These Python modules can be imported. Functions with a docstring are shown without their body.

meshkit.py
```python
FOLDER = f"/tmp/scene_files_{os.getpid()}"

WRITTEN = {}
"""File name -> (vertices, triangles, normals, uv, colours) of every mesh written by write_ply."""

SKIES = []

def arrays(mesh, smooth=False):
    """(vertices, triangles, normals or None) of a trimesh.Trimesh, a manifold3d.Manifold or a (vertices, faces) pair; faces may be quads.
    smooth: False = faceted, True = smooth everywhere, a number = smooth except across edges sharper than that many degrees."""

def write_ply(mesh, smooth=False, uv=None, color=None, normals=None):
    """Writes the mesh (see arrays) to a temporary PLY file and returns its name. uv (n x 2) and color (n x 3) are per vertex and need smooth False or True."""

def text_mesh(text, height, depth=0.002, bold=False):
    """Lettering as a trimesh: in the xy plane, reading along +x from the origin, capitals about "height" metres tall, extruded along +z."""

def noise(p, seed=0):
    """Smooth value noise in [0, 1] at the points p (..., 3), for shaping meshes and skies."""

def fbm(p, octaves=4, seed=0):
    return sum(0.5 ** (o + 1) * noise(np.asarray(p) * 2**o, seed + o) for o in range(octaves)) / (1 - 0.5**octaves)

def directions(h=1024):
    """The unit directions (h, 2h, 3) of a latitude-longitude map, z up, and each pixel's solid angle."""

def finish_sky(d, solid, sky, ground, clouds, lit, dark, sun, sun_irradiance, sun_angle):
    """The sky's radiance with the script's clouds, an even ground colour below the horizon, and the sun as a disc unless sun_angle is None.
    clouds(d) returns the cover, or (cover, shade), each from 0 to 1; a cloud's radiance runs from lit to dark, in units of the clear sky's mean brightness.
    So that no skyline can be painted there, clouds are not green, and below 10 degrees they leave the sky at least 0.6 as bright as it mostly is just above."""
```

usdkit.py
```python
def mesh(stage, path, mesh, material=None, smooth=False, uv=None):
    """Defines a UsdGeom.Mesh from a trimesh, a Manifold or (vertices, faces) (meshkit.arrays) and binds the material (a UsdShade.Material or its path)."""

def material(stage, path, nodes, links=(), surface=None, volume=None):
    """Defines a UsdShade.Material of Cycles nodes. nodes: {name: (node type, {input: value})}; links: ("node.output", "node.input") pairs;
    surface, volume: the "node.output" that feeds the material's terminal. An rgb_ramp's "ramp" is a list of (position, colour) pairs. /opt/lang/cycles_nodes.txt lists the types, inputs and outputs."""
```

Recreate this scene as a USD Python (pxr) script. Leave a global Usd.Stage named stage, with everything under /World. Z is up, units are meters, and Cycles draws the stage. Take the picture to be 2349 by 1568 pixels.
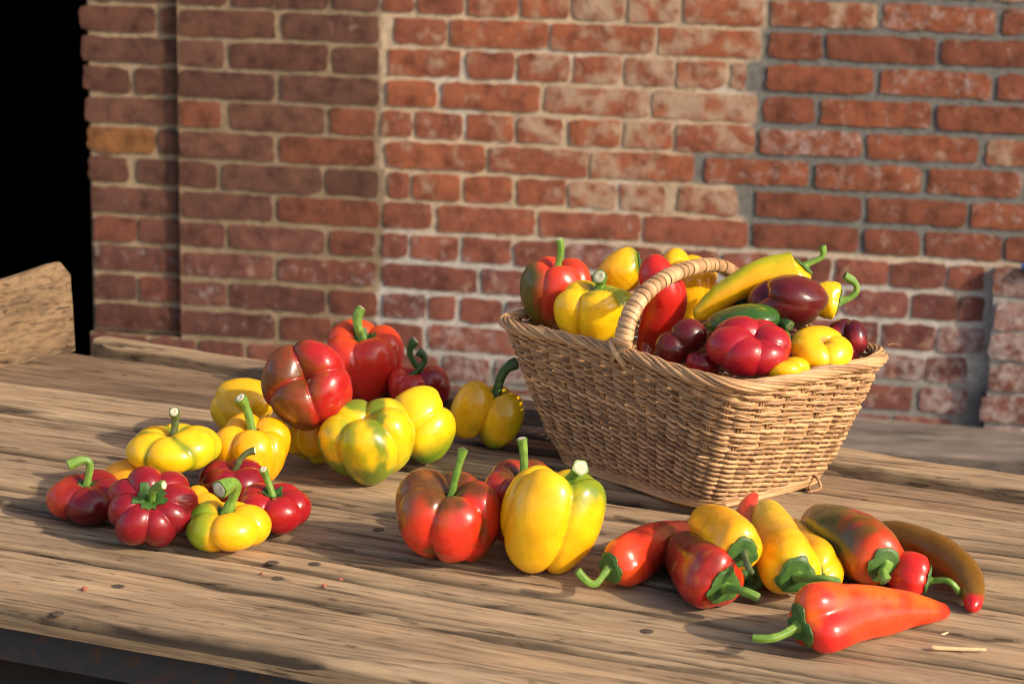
import math, numpy as np, trimesh, usdkit
from meshkit import fbm, noise
from pxr import Usd, UsdGeom, UsdLux, UsdShade, Gf, Sdf
from scipy.interpolate import CubicSpline

stage = Usd.Stage.CreateInMemory()
UsdGeom.SetStageUpAxis(stage, 'Z'); UsdGeom.SetStageMetersPerUnit(stage, 1.0)
UsdGeom.Xform.Define(stage, '/World')

# ------------------------------------------------------------------ camera, sky, sun, exposure
CAM_Z, T = 1.5, .8                                   # eye height, height of the cart's boards
PITCH, ROLL, FPX, WPX = math.atan(1234 / 5200), math.radians(1.2), 5200., 2349.
EXPOSURE, SKY, SUN = .46, .14, 1.0
SUN_AZ, SUN_EL = math.radians(90 + 32), math.radians(28)   # clockwise from +y
FW = np.array([0, math.cos(PITCH), -math.sin(PITCH)])
_r, _u = np.array([1., 0, 0]), np.array([0, math.sin(PITCH), math.cos(PITCH)])
RI = _r * math.cos(ROLL) + _u * math.sin(ROLL); UP = -_r * math.sin(ROLL) + _u * math.cos(ROLL)
CAM = np.array([0, 0, CAM_Z])
cam = UsdGeom.Camera.Define(stage, '/World/camera')
m = np.eye(4); m[0, :3], m[1, :3], m[2, :3], m[3, :3] = RI, UP, -FW, CAM
cam.AddTransformOp().Set(Gf.Matrix4d(*m.ravel().tolist()))
cam.CreateHorizontalApertureAttr(36.); cam.CreateVerticalApertureAttr(24.)
cam.CreateFocalLengthAttr(36. * FPX / WPX); cam.CreateFStopAttr(10.); cam.CreateFocusDistanceAttr(2.22)
cam.CreateExposureAttr(EXPOSURE)
sky = UsdLux.DomeLight.Define(stage, '/World/sky')
skym = usdkit.material(stage, '/World/Looks/sky', {
    's': ('sky_texture', {'sky_type': 'single_scattering', 'sun_disc': False, 'sun_elevation': SUN_EL, 'sun_rotation': SUN_AZ, 'aerosol_density': 3.}),
    'b': ('background_shader', {'strength': SKY})}, [('s.color', 'b.color')], surface='b.background')
UsdShade.MaterialBindingAPI.Apply(sky.GetPrim()).Bind(skym)
sun = UsdLux.DistantLight.Define(stage, '/World/sun')
sun.CreateIntensityAttr(SUN); sun.CreateAngleAttr(1.); sun.CreateNormalizeAttr(True); sun.CreateColorAttr(Gf.Vec3f(1, .84, .64))
S_DIR = np.array([math.sin(SUN_AZ) * math.cos(SUN_EL), math.cos(SUN_AZ) * math.cos(SUN_EL), math.sin(SUN_EL)])
zx = S_DIR; xx = np.cross([0, 0, 1], zx); xx /= np.linalg.norm(xx); yx = np.cross(zx, xx)
m = np.eye(4); m[0, :3], m[1, :3], m[2, :3] = xx, yx, zx
sun.AddTransformOp().Set(Gf.Matrix4d(*m.ravel().tolist()))

# ------------------------------------------------------------------ helpers
used = {}; WOODS = []
def numbered(path):
    k = used.get(path, 0); used[path] = k + 1
    return path if k == 0 else f'{path}_{k:03d}'
def tag(prim, label=None, cat=None, group=None, kind=None):
    for k, v in (('label', label), ('category', cat), ('group', group), ('kind', kind)):
        if v: prim.SetCustomDataByKey(k, v)
def thing(name, label=None, cat=None, loc=(0, 0, 0), rotz=0, group=None, kind=None):
    x = UsdGeom.Xform.Define(stage, numbered('/World/' + name))
    x.AddTranslateOp().Set(Gf.Vec3d(*map(float, loc)))
    if rotz: x.AddRotateZOp().Set(math.degrees(rotz))
    tag(x.GetPrim(), label, cat, group, kind)
    return x.GetPrim()
def part(name, mesh, mat, parent='/World', smooth=False, attrs=None, label=None, kind=None):
    base = parent if isinstance(parent, str) else str(parent.GetPath())
    wood = mat in WOODS
    if wood and isinstance(mesh.metadata.get('dirt'), np.ndarray): smooth = True
    me = usdkit.mesh(stage, numbered(base + '/' + name), mesh, mat, smooth)
    if wood:
        n_ = len(me.GetPointsAttr().Get()); w_ = mesh.metadata.get('dirt', None); w_ = w_ if w_ is not None and len(w_) == n_ else np.ones(n_)
        attrs = {**(attrs or {}), 'wd': np.stack([w_, w_ * (.97 + .03 * w_), w_ * (.94 + .06 * w_)], 1)}
    for k, v in (attrs or {}).items():
        v = np.asarray(v, np.float32)
        UsdGeom.PrimvarsAPI(me).CreatePrimvar(k, Sdf.ValueTypeNames.Color3fArray, 'vertex').Set([Gf.Vec3f(*map(float, c)) for c in v])
    tag(me.GetPrim(), label, kind=kind)
    return me.GetPrim()
def ray(x, y): return FW + RI * (x - 1174.5) / FPX + UP * (784 - y) / FPX
def at_z(x, y, z):
    d = ray(x, y); return CAM + d * (z - CAM_Z) / d[2]
def at_depth(x, y, depth):
    d = ray(x, y); return CAM + d * depth / d[1]
def at_plane(x, y, p, n):
    d = ray(x, y); return CAM + d * np.dot(p - CAM, n) / np.dot(d, n)
def project(P):
    d = np.asarray(P) - CAM; k = d @ FW
    return 1174.5 + FPX * (d @ RI) / k, 784 - FPX * (d @ UP) / k
def sm(a, b, x):
    t = np.clip((np.asarray(x) - a) / (b - a), 0, 1); return t * t * (3 - 2 * t)
def unit(v):
    v = np.asarray(v, float); return v / np.linalg.norm(v)
def box(x0, x1, y0, y1, z0, z1):
    b = trimesh.creation.box((x1 - x0, y1 - y0, z1 - z0)); b.apply_translation(((x0 + x1) / 2, (y0 + y1) / 2, (z0 + z1) / 2)); return b
def grid_faces(nu, nv, closed_v=True):
    """quads of rings 0..nu-1 each with nv points"""
    i = np.arange(nu - 1)[:, None]; j = np.arange(nv if closed_v else nv - 1)[None, :]
    j2 = (j + 1) % nv
    a, b, c, d = i * nv + j, i * nv + j2, (i + 1) * nv + j2, (i + 1) * nv + j
    return np.stack([a + 0 * j, b, c, d], -1).reshape(-1, 4)
def frames(P, closed=False):
    P = np.asarray(P, float); n = len(P)
    t = (np.roll(P, -1, 0) - np.roll(P, 1, 0)) if closed else np.gradient(P, axis=0)
    t /= np.maximum(np.linalg.norm(t, axis=1, keepdims=True), 1e-12)
    ref = np.array([0, 0, 1.]) if abs(t[0, 2]) < .9 else np.array([1., 0, 0])
    N = np.zeros_like(P); N[0] = unit(ref - t[0] * (ref @ t[0]))
    for i in range(1, n):
        v = N[i - 1] - t[i] * (N[i - 1] @ t[i]); N[i] = v / max(np.linalg.norm(v), 1e-9)
    return t, N, np.cross(t, N)
def tube(P, rad, k=8, closed=False, cap=True, rn=None, ridge=0.):
    """swept tube; rad along the frame's N, rn along B (defaults to rad)"""
    P = np.asarray(P, float); n = len(P); rad = np.broadcast_to(rad, n); rn = rad if rn is None else np.broadcast_to(rn, n)
    t, N, B = frames(P, closed)
    if closed: N = np.tile([0, 0, 1.], (n, 1)); B = np.cross(t, N)
    th = np.arange(k) / k * 2 * np.pi
    w = 1 + ridge * np.cos(5 * th)
    V = P[:, None] + N[:, None] * (np.cos(th) * w)[None, :, None] * rad[:, None, None] + B[:, None] * (np.sin(th) * w)[None, :, None] * rn[:, None, None]
    V = V.reshape(-1, 3)
    if closed:
        f = grid_faces(n + 1, k) % (n * k)
        f = np.vstack([f[:, [0, 1, 2]], f[:, [0, 2, 3]]])
    else:
        f = grid_faces(n, k); f = np.vstack([f[:, [0, 1, 2]], f[:, [0, 2, 3]]])
        if cap:
            c0, c1 = len(V), len(V) + 1; V = np.vstack([V, P[:1], P[-1:]])
            j = np.arange(k); j2 = (j + 1) % k; o = (n - 1) * k
            f = np.vstack([f, np.stack([np.full(k, c0), j2, j], 1), np.stack([np.full(k, c1), o + j, o + j2], 1)])
    return trimesh.Trimesh(V, f, process=False)
def spline(pts, n):
    pts = np.asarray(pts, float); s = np.r_[0, np.cumsum(np.linalg.norm(np.diff(pts[:, :3], axis=0), axis=1))]; s /= s[-1]
    return CubicSpline(s, pts)(np.linspace(0, 1, n))

# ------------------------------------------------------------------ materials
def mat(name, nodes, links, surface='p.BSDF'): return usdkit.material(stage, '/World/Looks/' + name, nodes, links, surface=surface)
def pepper_mat(name, rough, bump=.3):
    return mat(name, {'a': ('attribute', {'attribute': 'pcol'}), 'tc': ('texture_coordinate', {}),
        'n': ('noise_texture', {'scale': 260., 'detail': 3.}), 'n2': ('noise_texture', {'scale': 45., 'detail': 4., 'roughness': .6}),
        'rp': ('rgb_ramp', {'ramp': [(.35, (.86, .86, .86)), (.6, (1.04, 1.04, 1.04))]}), 'mx': ('mix', {'mix_type': 'multiply', 'fac': 1.}),
        'rr': ('rgb_ramp', {'ramp': [(.3, (rough - .06,) * 3), (.7, (rough + .15,) * 3)]}),
        'b': ('bump', {'strength': bump, 'distance': .0012}), 'p': ('principled_bsdf', {'specular_ior_level': .5, 'subsurface_weight': .12, 'subsurface_scale': .006, 'subsurface_radius': (1, .35, .1), 'coat_weight': .12, 'coat_roughness': .10})},
        [('tc.object', 'n.vector'), ('tc.object', 'n2.vector'), ('n2.fac', 'rp.fac'), ('a.color', 'mx.color1'), ('rp.color', 'mx.color2'), ('mx.color', 'p.base_color'),
         ('n2.fac', 'rr.fac'), ('rr.color', 'p.roughness'), ('n2.fac', 'b.height'), ('b.normal', 'p.normal')])
M_PEP = pepper_mat('pepper_skin', .22); M_PEPD = pepper_mat('pepper_skin_dark', .24, .12)
def green_mat(name, c0, c1, rough=.5):
    return mat(name, {'tc': ('texture_coordinate', {}), 'n': ('noise_texture', {'scale': 120., 'detail': 4.}), 'r': ('rgb_ramp', {'ramp': [(.3, c0), (.7, c1)]}),
        'b': ('bump', {'strength': .5, 'distance': .001}), 'p': ('principled_bsdf', {'roughness': rough})},
        [('tc.object', 'n.vector'), ('n.fac', 'r.fac'), ('r.color', 'p.base_color'), ('n.fac', 'b.height'), ('b.normal', 'p.normal')])
M_STEM = green_mat('stem_green', (.075, .17, .018), (.17, .28, .04))
M_STEMD = green_mat('stem_dark_green', (.018, .06, .012), (.05, .12, .02))
M_STEMO = green_mat('stem_olive', (.045, .06, .02), (.10, .13, .04))
M_CAL = green_mat('calyx_green', (.018, .060, .010), (.06, .14, .02))
M_CUT = green_mat('stem_cut', (.30, .27, .16), (.62, .58, .42), .85)
def wicker_mat(name, lo, hi):
    return mat(name, {'oi': ('object_info', {}), 'tc': ('texture_coordinate', {}), 'n': ('noise_texture', {'scale': 60., 'detail': 5., 'roughness': .65}), 'n3': ('noise_texture', {'scale': 700., 'detail': 2.}),
        'ad': ('math', {'math_type': 'multiply_add', 'value2': .62, 'value3': -.2}), 'sm': ('math', {'math_type': 'add'}),
        'r': ('rgb_ramp', {'ramp': [(.15, lo), (.5, tuple((a + b) / 2 for a, b in zip(lo, hi))), (.85, hi)]}),
        'b': ('bump', {'strength': .4, 'distance': .0006}), 'p': ('principled_bsdf', {'roughness': .5})},
        [('oi.random', 'ad.value1'), ('tc.object', 'n.vector'), ('tc.object', 'n3.vector'), ('n.fac', 'sm.value1'), ('ad.value', 'sm.value2'), ('sm.value', 'r.fac'), ('r.color', 'p.base_color'), ('n3.fac', 'b.height'), ('b.normal', 'p.normal')])
M_WICK = wicker_mat('wicker', (.155, .076, .032), (.50, .295, .140))
M_STAKE = wicker_mat('wicker_stake', (.17, .078, .032), (.42, .24, .11))
M_CANE = wicker_mat('handle_cane', (.27, .14, .06), (.55, .34, .17))
def wood_mat(name, dark, mid, light, crack=.6, ax=0):
    def sc(a, b): v = [b, b, b]; v[ax] = a; return tuple(v)
    return mat(name, {'tc': ('texture_coordinate', {}), 'oi': ('object_info', {}), 'ofs': ('vector_math', {'math_type': 'scale', 'vector1': (7, 3, 5)}), 'va': ('vector_math', {'math_type': 'add'}),
        'm1': ('mapping', {'scale': sc(2.6, 40)}), 'm2': ('mapping', {'scale': sc(9, 190)}), 'm3': ('mapping', {'scale': sc(1.6, 5)}), 'm4': ('mapping', {'scale': sc(5., 95)}), 'm5': ('mapping', {'scale': sc(30., 150)}),
        'n1': ('noise_texture', {'scale': 1., 'detail': 9., 'roughness': .78, 'distortion': .12}), 'n2': ('noise_texture', {'scale': 1., 'detail': 4., 'roughness': .6}),
        'n3': ('noise_texture', {'scale': 2.2, 'detail': 6., 'roughness': .62}), 'n4': ('noise_texture', {'scale': 1., 'detail': 3., 'roughness': .55, 'distortion': .3}),
        'r1': ('rgb_ramp', {'ramp': [(.24, dark), (.43, mid), (.64, light)]}),
        'r2': ('rgb_ramp', {'ramp': [(.32, (.52, .50, .48)), (.5, (1, 1, 1)), (.68, (1.18, 1.16, 1.13))]}),
        'r3': ('rgb_ramp', {'ramp': [(.34, (.68, .67, .68)), (.52, (.98, .98, .98)), (.68, (1.14, 1.08, 1.0))]}),
        'r4': ('rgb_ramp', {'ramp': [(.0, (.1, .07, .06)), (.31, (.12, .09, .07)), (.37, (1, 1, 1))]}), 'n5': ('noise_texture', {'scale': 1., 'detail': 2.}), 'r5': ('rgb_ramp', {'ramp': [(.0, (.3, .25, .22)), (.30, (.35, .3, .25)), (.37, (1, 1, 1))]}), 'x5': ('mix', {'mix_type': 'multiply', 'fac': .8}), 'wd': ('attribute', {'attribute': 'wd'}), 'x6': ('mix', {'mix_type': 'multiply', 'fac': 1.}),
        'x1': ('mix', {'mix_type': 'multiply', 'fac': 1.}), 'x2': ('mix', {'mix_type': 'multiply', 'fac': 1.}), 'x3': ('mix', {'mix_type': 'multiply', 'fac': crack}),
        'h1': ('math', {'math_type': 'multiply_add', 'value2': .6}), 'h2': ('math', {'math_type': 'multiply_add', 'value2': 1.1}),
        'b': ('bump', {'strength': .75, 'distance': .0022}), 'p': ('principled_bsdf', {'roughness': .82, 'specular_ior_level': .3})},
        [('oi.random', 'ofs.scale'), ('tc.object', 'va.vector1'), ('ofs.vector', 'va.vector2')] + [('va.vector', f'm{k}.vector') for k in (1, 2, 3, 4, 5)] + [(f'm{k}.vector', f'n{k}.vector') for k in (1, 2, 3, 4, 5)] +
        [(f'n{k}.fac', f'r{k}.fac') for k in (1, 2, 3, 4, 5)] + [('r1.color', 'x1.color1'), ('r2.color', 'x1.color2'), ('x1.color', 'x2.color1'), ('r3.color', 'x2.color2'), ('x2.color', 'x3.color1'), ('r4.color', 'x3.color2'), ('x3.color', 'x5.color1'), ('r5.color', 'x5.color2'), ('x5.color', 'x6.color1'), ('wd.color', 'x6.color2'), ('x6.color', 'p.base_color'),
         ('n2.fac', 'h1.value1'), ('n1.fac', 'h1.value3'), ('r4.color', 'h2.value1'), ('h1.value', 'h2.value3'), ('h2.value', 'b.height'), ('b.normal', 'p.normal')])
M_WOOD = wood_mat('weathered_board', (.19, .126, .074), (.295, .205, .122), (.40, .290, .178))
M_WOODD = wood_mat('dark_board', (.07, .043, .025), (.17, .11, .066), (.28, .19, .115))
M_WOODG = wood_mat('grey_bench_wood', (.075, .06, .052), (.14, .115, .10), (.22, .185, .16))
M_HEAD = wood_mat('pale_board', (.075, .047, .026), (.15, .096, .052), (.22, .145, .080), .75, 1)
WOODS += [M_WOOD, M_WOODD, M_WOODG, M_HEAD]
M_RUST = mat('rusty_steel', {'tc': ('texture_coordinate', {}), 'n': ('noise_texture', {'scale': 60., 'detail': 6., 'roughness': .7}), 'r': ('rgb_ramp', {'ramp': [(.40, (.018, .020, .027)), (.56, (.026, .024, .027)), (.62, (.055, .024, .014)), (.78, (.03, .014, .010))]}),
    'b': ('bump', {'strength': .5, 'distance': .002}), 'p': ('principled_bsdf', {'roughness': .6, 'metallic': .2})},
    [('tc.object', 'n.vector'), ('n.fac', 'r.fac'), ('r.color', 'p.base_color'), ('n.fac', 'b.height'), ('b.normal', 'p.normal')])
# brick: bc = the brick's own colour, bm = (lime smear, salt, grime)
M_BRICK = mat('brick', {'bc': ('attribute', {'attribute': 'bc'}), 'bm': ('attribute', {'attribute': 'bm'}), 'g': ('geometry', {}),
    'n1': ('noise_texture', {'scale': 28., 'detail': 5., 'roughness': .62}), 'n2': ('noise_texture', {'scale': 22., 'detail': 5., 'roughness': .6}), 'n3': ('noise_texture', {'scale': 38., 'detail': 7., 'roughness': .75}), 'n4': ('noise_texture', {'scale': 240., 'detail': 3.}), 'n5': ('noise_texture', {'scale': 60., 'detail': 5., 'roughness': .6, 'distortion': .5}),
    'm2': ('mapping', {'location': (3.1, 1.7, 9.2)}), 'm3': ('mapping', {'location': (8.3, 4.1, 2.6)}), 'sep': ('separate_xyz', {}),
    'r1': ('rgb_ramp', {'ramp': [(.3, (.50, .46, .46)), (.5, (1, 1, 1)), (.7, (1.32, 1.26, 1.15))]}), 'x1': ('mix', {'mix_type': 'multiply', 'fac': 1.}),
    'a2': ('math', {'math_type': 'add'}), 's2': ('map_range', {'from_min': .96, 'from_max': 1.14, 'clamp': True}), 'x2': ('mix', {'color2': (.30, .205, .14)}),
    'a3': ('math', {'math_type': 'add'}), 's3': ('map_range', {'from_min': 1.0, 'from_max': 1.25, 'to_max': .75, 'clamp': True}), 'x3': ('mix', {'color2': (.36, .33, .32)}),
    'hh': ('math', {'math_type': 'multiply_add', 'value2': .12}), 'b': ('bump', {'strength': .55, 'distance': .004}), 'p': ('principled_bsdf', {'roughness': .9, 'specular_ior_level': .2})},
    [('g.position', 'n1.vector'), ('g.position', 'm2.vector'), ('g.position', 'm3.vector'), ('m2.vector', 'n2.vector'), ('m3.vector', 'n3.vector'), ('g.position', 'n4.vector'), ('g.position', 'n5.vector'), ('bm.vector', 'sep.vector'),
     ('n1.fac', 'r1.fac'), ('bc.color', 'x1.color1'), ('r1.color', 'x1.color2'), ('n2.fac', 'a2.value1'), ('sep.x', 'a2.value2'), ('a2.value', 's2.value'), ('s2.result', 'x2.fac'), ('x1.color', 'x2.color1'),
     ('n3.fac', 'a3.value1'), ('sep.y', 'a3.value2'), ('a3.value', 's3.value'), ('s3.result', 'x3.fac'), ('x2.color', 'x3.color1'), ('x3.color', 'p.base_color'),
     ('n4.fac', 'hh.value1'), ('n5.fac', 'hh.value3'), ('hh.value', 'b.height'), ('b.normal', 'p.normal')])
M_MORTAR = mat('mortar', {'a': ('attribute', {'attribute': 'bc'}), 'g': ('geometry', {}), 'n': ('noise_texture', {'scale': 70., 'detail': 6., 'roughness': .7}), 'r': ('rgb_ramp', {'ramp': [(.3, (.62, .6, .58)), (.5, (1, 1, 1)), (.7, (1.18, 1.16, 1.14))]}),
    'x': ('mix', {'mix_type': 'multiply', 'fac': 1.}), 'b': ('bump', {'strength': .6, 'distance': .004}), 'p': ('principled_bsdf', {'roughness': .95, 'specular_ior_level': .15})},
    [('g.position', 'n.vector'), ('n.fac', 'r.fac'), ('a.color', 'x.color1'), ('r.color', 'x.color2'), ('x.color', 'p.base_color'), ('n.fac', 'b.height'), ('b.normal', 'p.normal')])
def plain(name, col, rough=.8, noise_amt=.25, scale=20.):
    return mat(name, {'g': ('geometry', {}), 'n': ('noise_texture', {'scale': scale, 'detail': 5., 'roughness': .65}), 'r': ('rgb_ramp', {'ramp': [(.3, tuple(c * (1 - noise_amt) for c in col)), (.7, tuple(c * (1 + noise_amt) for c in col))]}), 'p': ('principled_bsdf', {'roughness': rough, 'specular_ior_level': .3})},
        [('g.position', 'n.vector'), ('n.fac', 'r.fac'), ('r.color', 'p.base_color')])
M_DARK = plain('shade_black', (.012, .010, .009), .95)  # near-black colour stands in for darkness in the room and under the cart
M_GROUND = plain('courtyard_ground', (.17, .14, .115), .95, .35, 3.)
M_NAIL = plain('old_iron', (.06, .045, .035), .6, .4, 200.)
M_STRAW = plain('dry_straw', (.55, .40, .22), .7, .2, 200.)
M_CRUMB = plain('red_crumb', (.28, .09, .05), .7, .3, 300.)
M_BLUE = plain('blue_plastic', (.02, .16, .42), .4, .1)
M_FARBRICK = mat('far_brickwork', {'tc': ('texture_coordinate', {}), 'mp': ('mapping', {'mapping_type': 'point', 'rotation': (math.pi / 2, 0, 0)}), 'k': ('brick_texture', {'color1': (.26, .08, .05), 'color2': (.34, .11, .06), 'mortar': (.36, .29, .22), 'scale': 1., 'brick_width': .235, 'row_height': .0672, 'mortar_size': .006, 'mortar_smooth': .2}), 'p': ('principled_bsdf', {'roughness': .9})},
    [('tc.object', 'mp.vector'), ('mp.vector', 'k.vector'), ('k.color', 'p.base_color')])

# ------------------------------------------------------------------ the setting: ground, brick wall, doorway
g = trimesh.Trimesh([(-80, -80, 0), (80, -80, 0), (80, 80, 0), (-80, 80, 0)], [(0, 1, 2), (0, 2, 3)], process=False)
tag(part('ground', g, M_GROUND), kind='structure')

TH = math.radians(10.5)
WN = np.array([-math.sin(TH), -math.cos(TH), 0]); WD = np.array([math.cos(TH), -math.sin(TH), 0])
_d = ray(1174, 270); WP = CAM + _d * 4.85 / _d[1]; WP[2] = 0
def wall_s(fx, fy):                                   # photo pixel (4096 wide) -> metres along the wall, height
    P = at_plane(fx / 1.7437, fy / 1.7437, WP, WN); return (P - WP) @ WD, P[2]
PITCHZ, Z0 = .0672, 1.0545                           # course height, joint under course 0
def zb(k): return Z0 - PITCHZ * k                    # joint below course k
rng = np.random.default_rng(7)
zoom2 = lambda *x: [1400 + v / 1.566 for v in x]; zoom3 = lambda *x: [2600 + v / 1.568 for v in x]; zoom1 = lambda *x: [v / 1.468 for v in x]; dd = lambda *x: [v * 1.7437 for v in x]
def pairs(v): return [(v[i], v[i + 1]) for i in range(0, len(v), 2)]
rows = {k: [] for k in range(-2, 19)}
L = {0: zoom1(1060, 1335, 1365, 1925, 1955, 2225), 1: zoom1(1058, 1620, 1660, 2228), 2: zoom1(1060, 1320, 1350, 1925, 1960, 2228), 3: zoom1(1060, 1610, 1650, 2225), 4: zoom1(1060, 1300, 1350, 1905, 1940, 2205), 5: zoom1(1060, 1610, 1645, 2205),
     6: zoom1(1060, 1275, 1315, 1890, 1920, 2220), 7: zoom1(1065, 1600, 1635, 2225), 8: zoom1(1070, 1320, 1350, 1905, 1940, 2200), 9: zoom1(1075, 1600, 1640, 2205), 10: dd(420, 520, 528, 748, 757, 866), 11: dd(415, 633, 644, 760, 772, 866), 12: dd(412, 448, 458, 560, 570, 680, 690, 862), 13: dd(412, 520, 530, 740, 750, 862), 14: dd(412, 630, 640, 862)}
MID = {0: zoom2(215, 400, 420, 712, 745, 1048, 1080, 1375, 1407, 1715, 1750, 2062, 2092, 2588), 1: zoom2(280, 597, 632, 1240, 1268, 1908, 1935, 2570), 2: zoom2(238, 692, 738, 1028, 1058, 1372, 1405, 1695, 1728, 2028, 2052, 2358, 2388, 2482),
       3: zoom2(238, 542, 582, 1190, 1228, 1872, 1902, 2550), 4: zoom2(200, 390, 412, 702, 734, 1022, 1055, 1332, 1378, 1692, 1718, 2022, 2045, 2540), 5: zoom2(228, 846, 876, 1492, 1512, 2152), 6: zoom2(246, 372, 394, 692, 722, 1012, 1046, 1352, 1374, 1668, 1696, 1975, 2062, 2425),
       7: zoom2(212, 512, 550, 1158, 1192, 1818, 1842, 2488), 8: dd(880, 935, 944, 1052, 1062, 1172, 1184, 1290, 1300, 1415, 1425, 1520, 1530, 1648, 1658, 1762), 9: dd(880, 1095, 1105, 1212, 1222, 1440, 1450, 1660, 1670, 1780), 10: dd(880, 975, 985, 1045, 1058, 1152, 1164, 1275, 1285, 1500, 1510, 1720),
       11: dd(880, 972, 984, 1196, 1206, 1420, 1430, 1640, 1650, 1760), 12: dd(880, 1005, 1018, 1122, 1136, 1240, 1252, 1470, 1480, 1700), 13: dd(880, 1000, 1014, 1240, 1254, 1470, 1482, 1700), 14: dd(880, 1090, 1104, 1320, 1334, 1550, 1564, 1760)}
RT = {0: zoom3(758, 1422, 1462, 2162, 2208, 2800), 1: zoom3(745, 1082, 1112, 1792, 1828, 2480), 2: zoom3(738, 1402, 1442, 2142, 2178, 2800), 3: zoom3(714, 1028, 1072, 1758, 1806, 2480), 4: zoom3(688, 1324, 1366, 2058, 2108, 2800), 5: zoom3(348, 992, 1038, 1702, 1740, 2335, 2370, 2800),
      6: zoom3(664, 1328, 1362, 1985, 2015, 2700), 7: zoom3(648, 1302, 1342, 1692, 1732, 2205, 2238, 2800), 8: [3108, 3232, 3246, 3322, 3346, 3552, 3562, 3780, 3796, 3936], 9: [3120, 3365, 3377, 3630, 3648, 3832, 3840, 3936], 10: [3130, 3385, 3397, 3513, 3527, 3740, 3756, 3934],
      11: [3110, 3330, 3345, 3474, 3486, 3698, 3704, 3866], 12: [3160, 3430, 3446, 3648, 3676, 3870], 13: [3120, 3330, 3346, 3560, 3576, 3800], 14: [3110, 3400, 3416, 3690]}
for k in range(0, 15): rows[k] = pairs(L[k]) + pairs(MID[k]) + pairs(RT[k])
rows[-1] = pairs(zoom1(1058, 1610, 1645, 2226)) + pairs(zoom2(230, 830, 860, 1460, 1495, 2080, 2110, 2580)) + pairs(zoom3(758, 1080, 1115, 1800, 1840, 2480))
rows[-2] = pairs(zoom1(1060, 1335, 1365, 1925, 1955, 2225)) + pairs(MID[0]) + pairs(RT[0])
GREY_FROM = {-2: 3060, -1: 3060, 0: 3053, 1: 3035, 2: 2975, 3: 3025, 4: 3012, 5: 2765, 6: 2955, 7: 2992}

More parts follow.
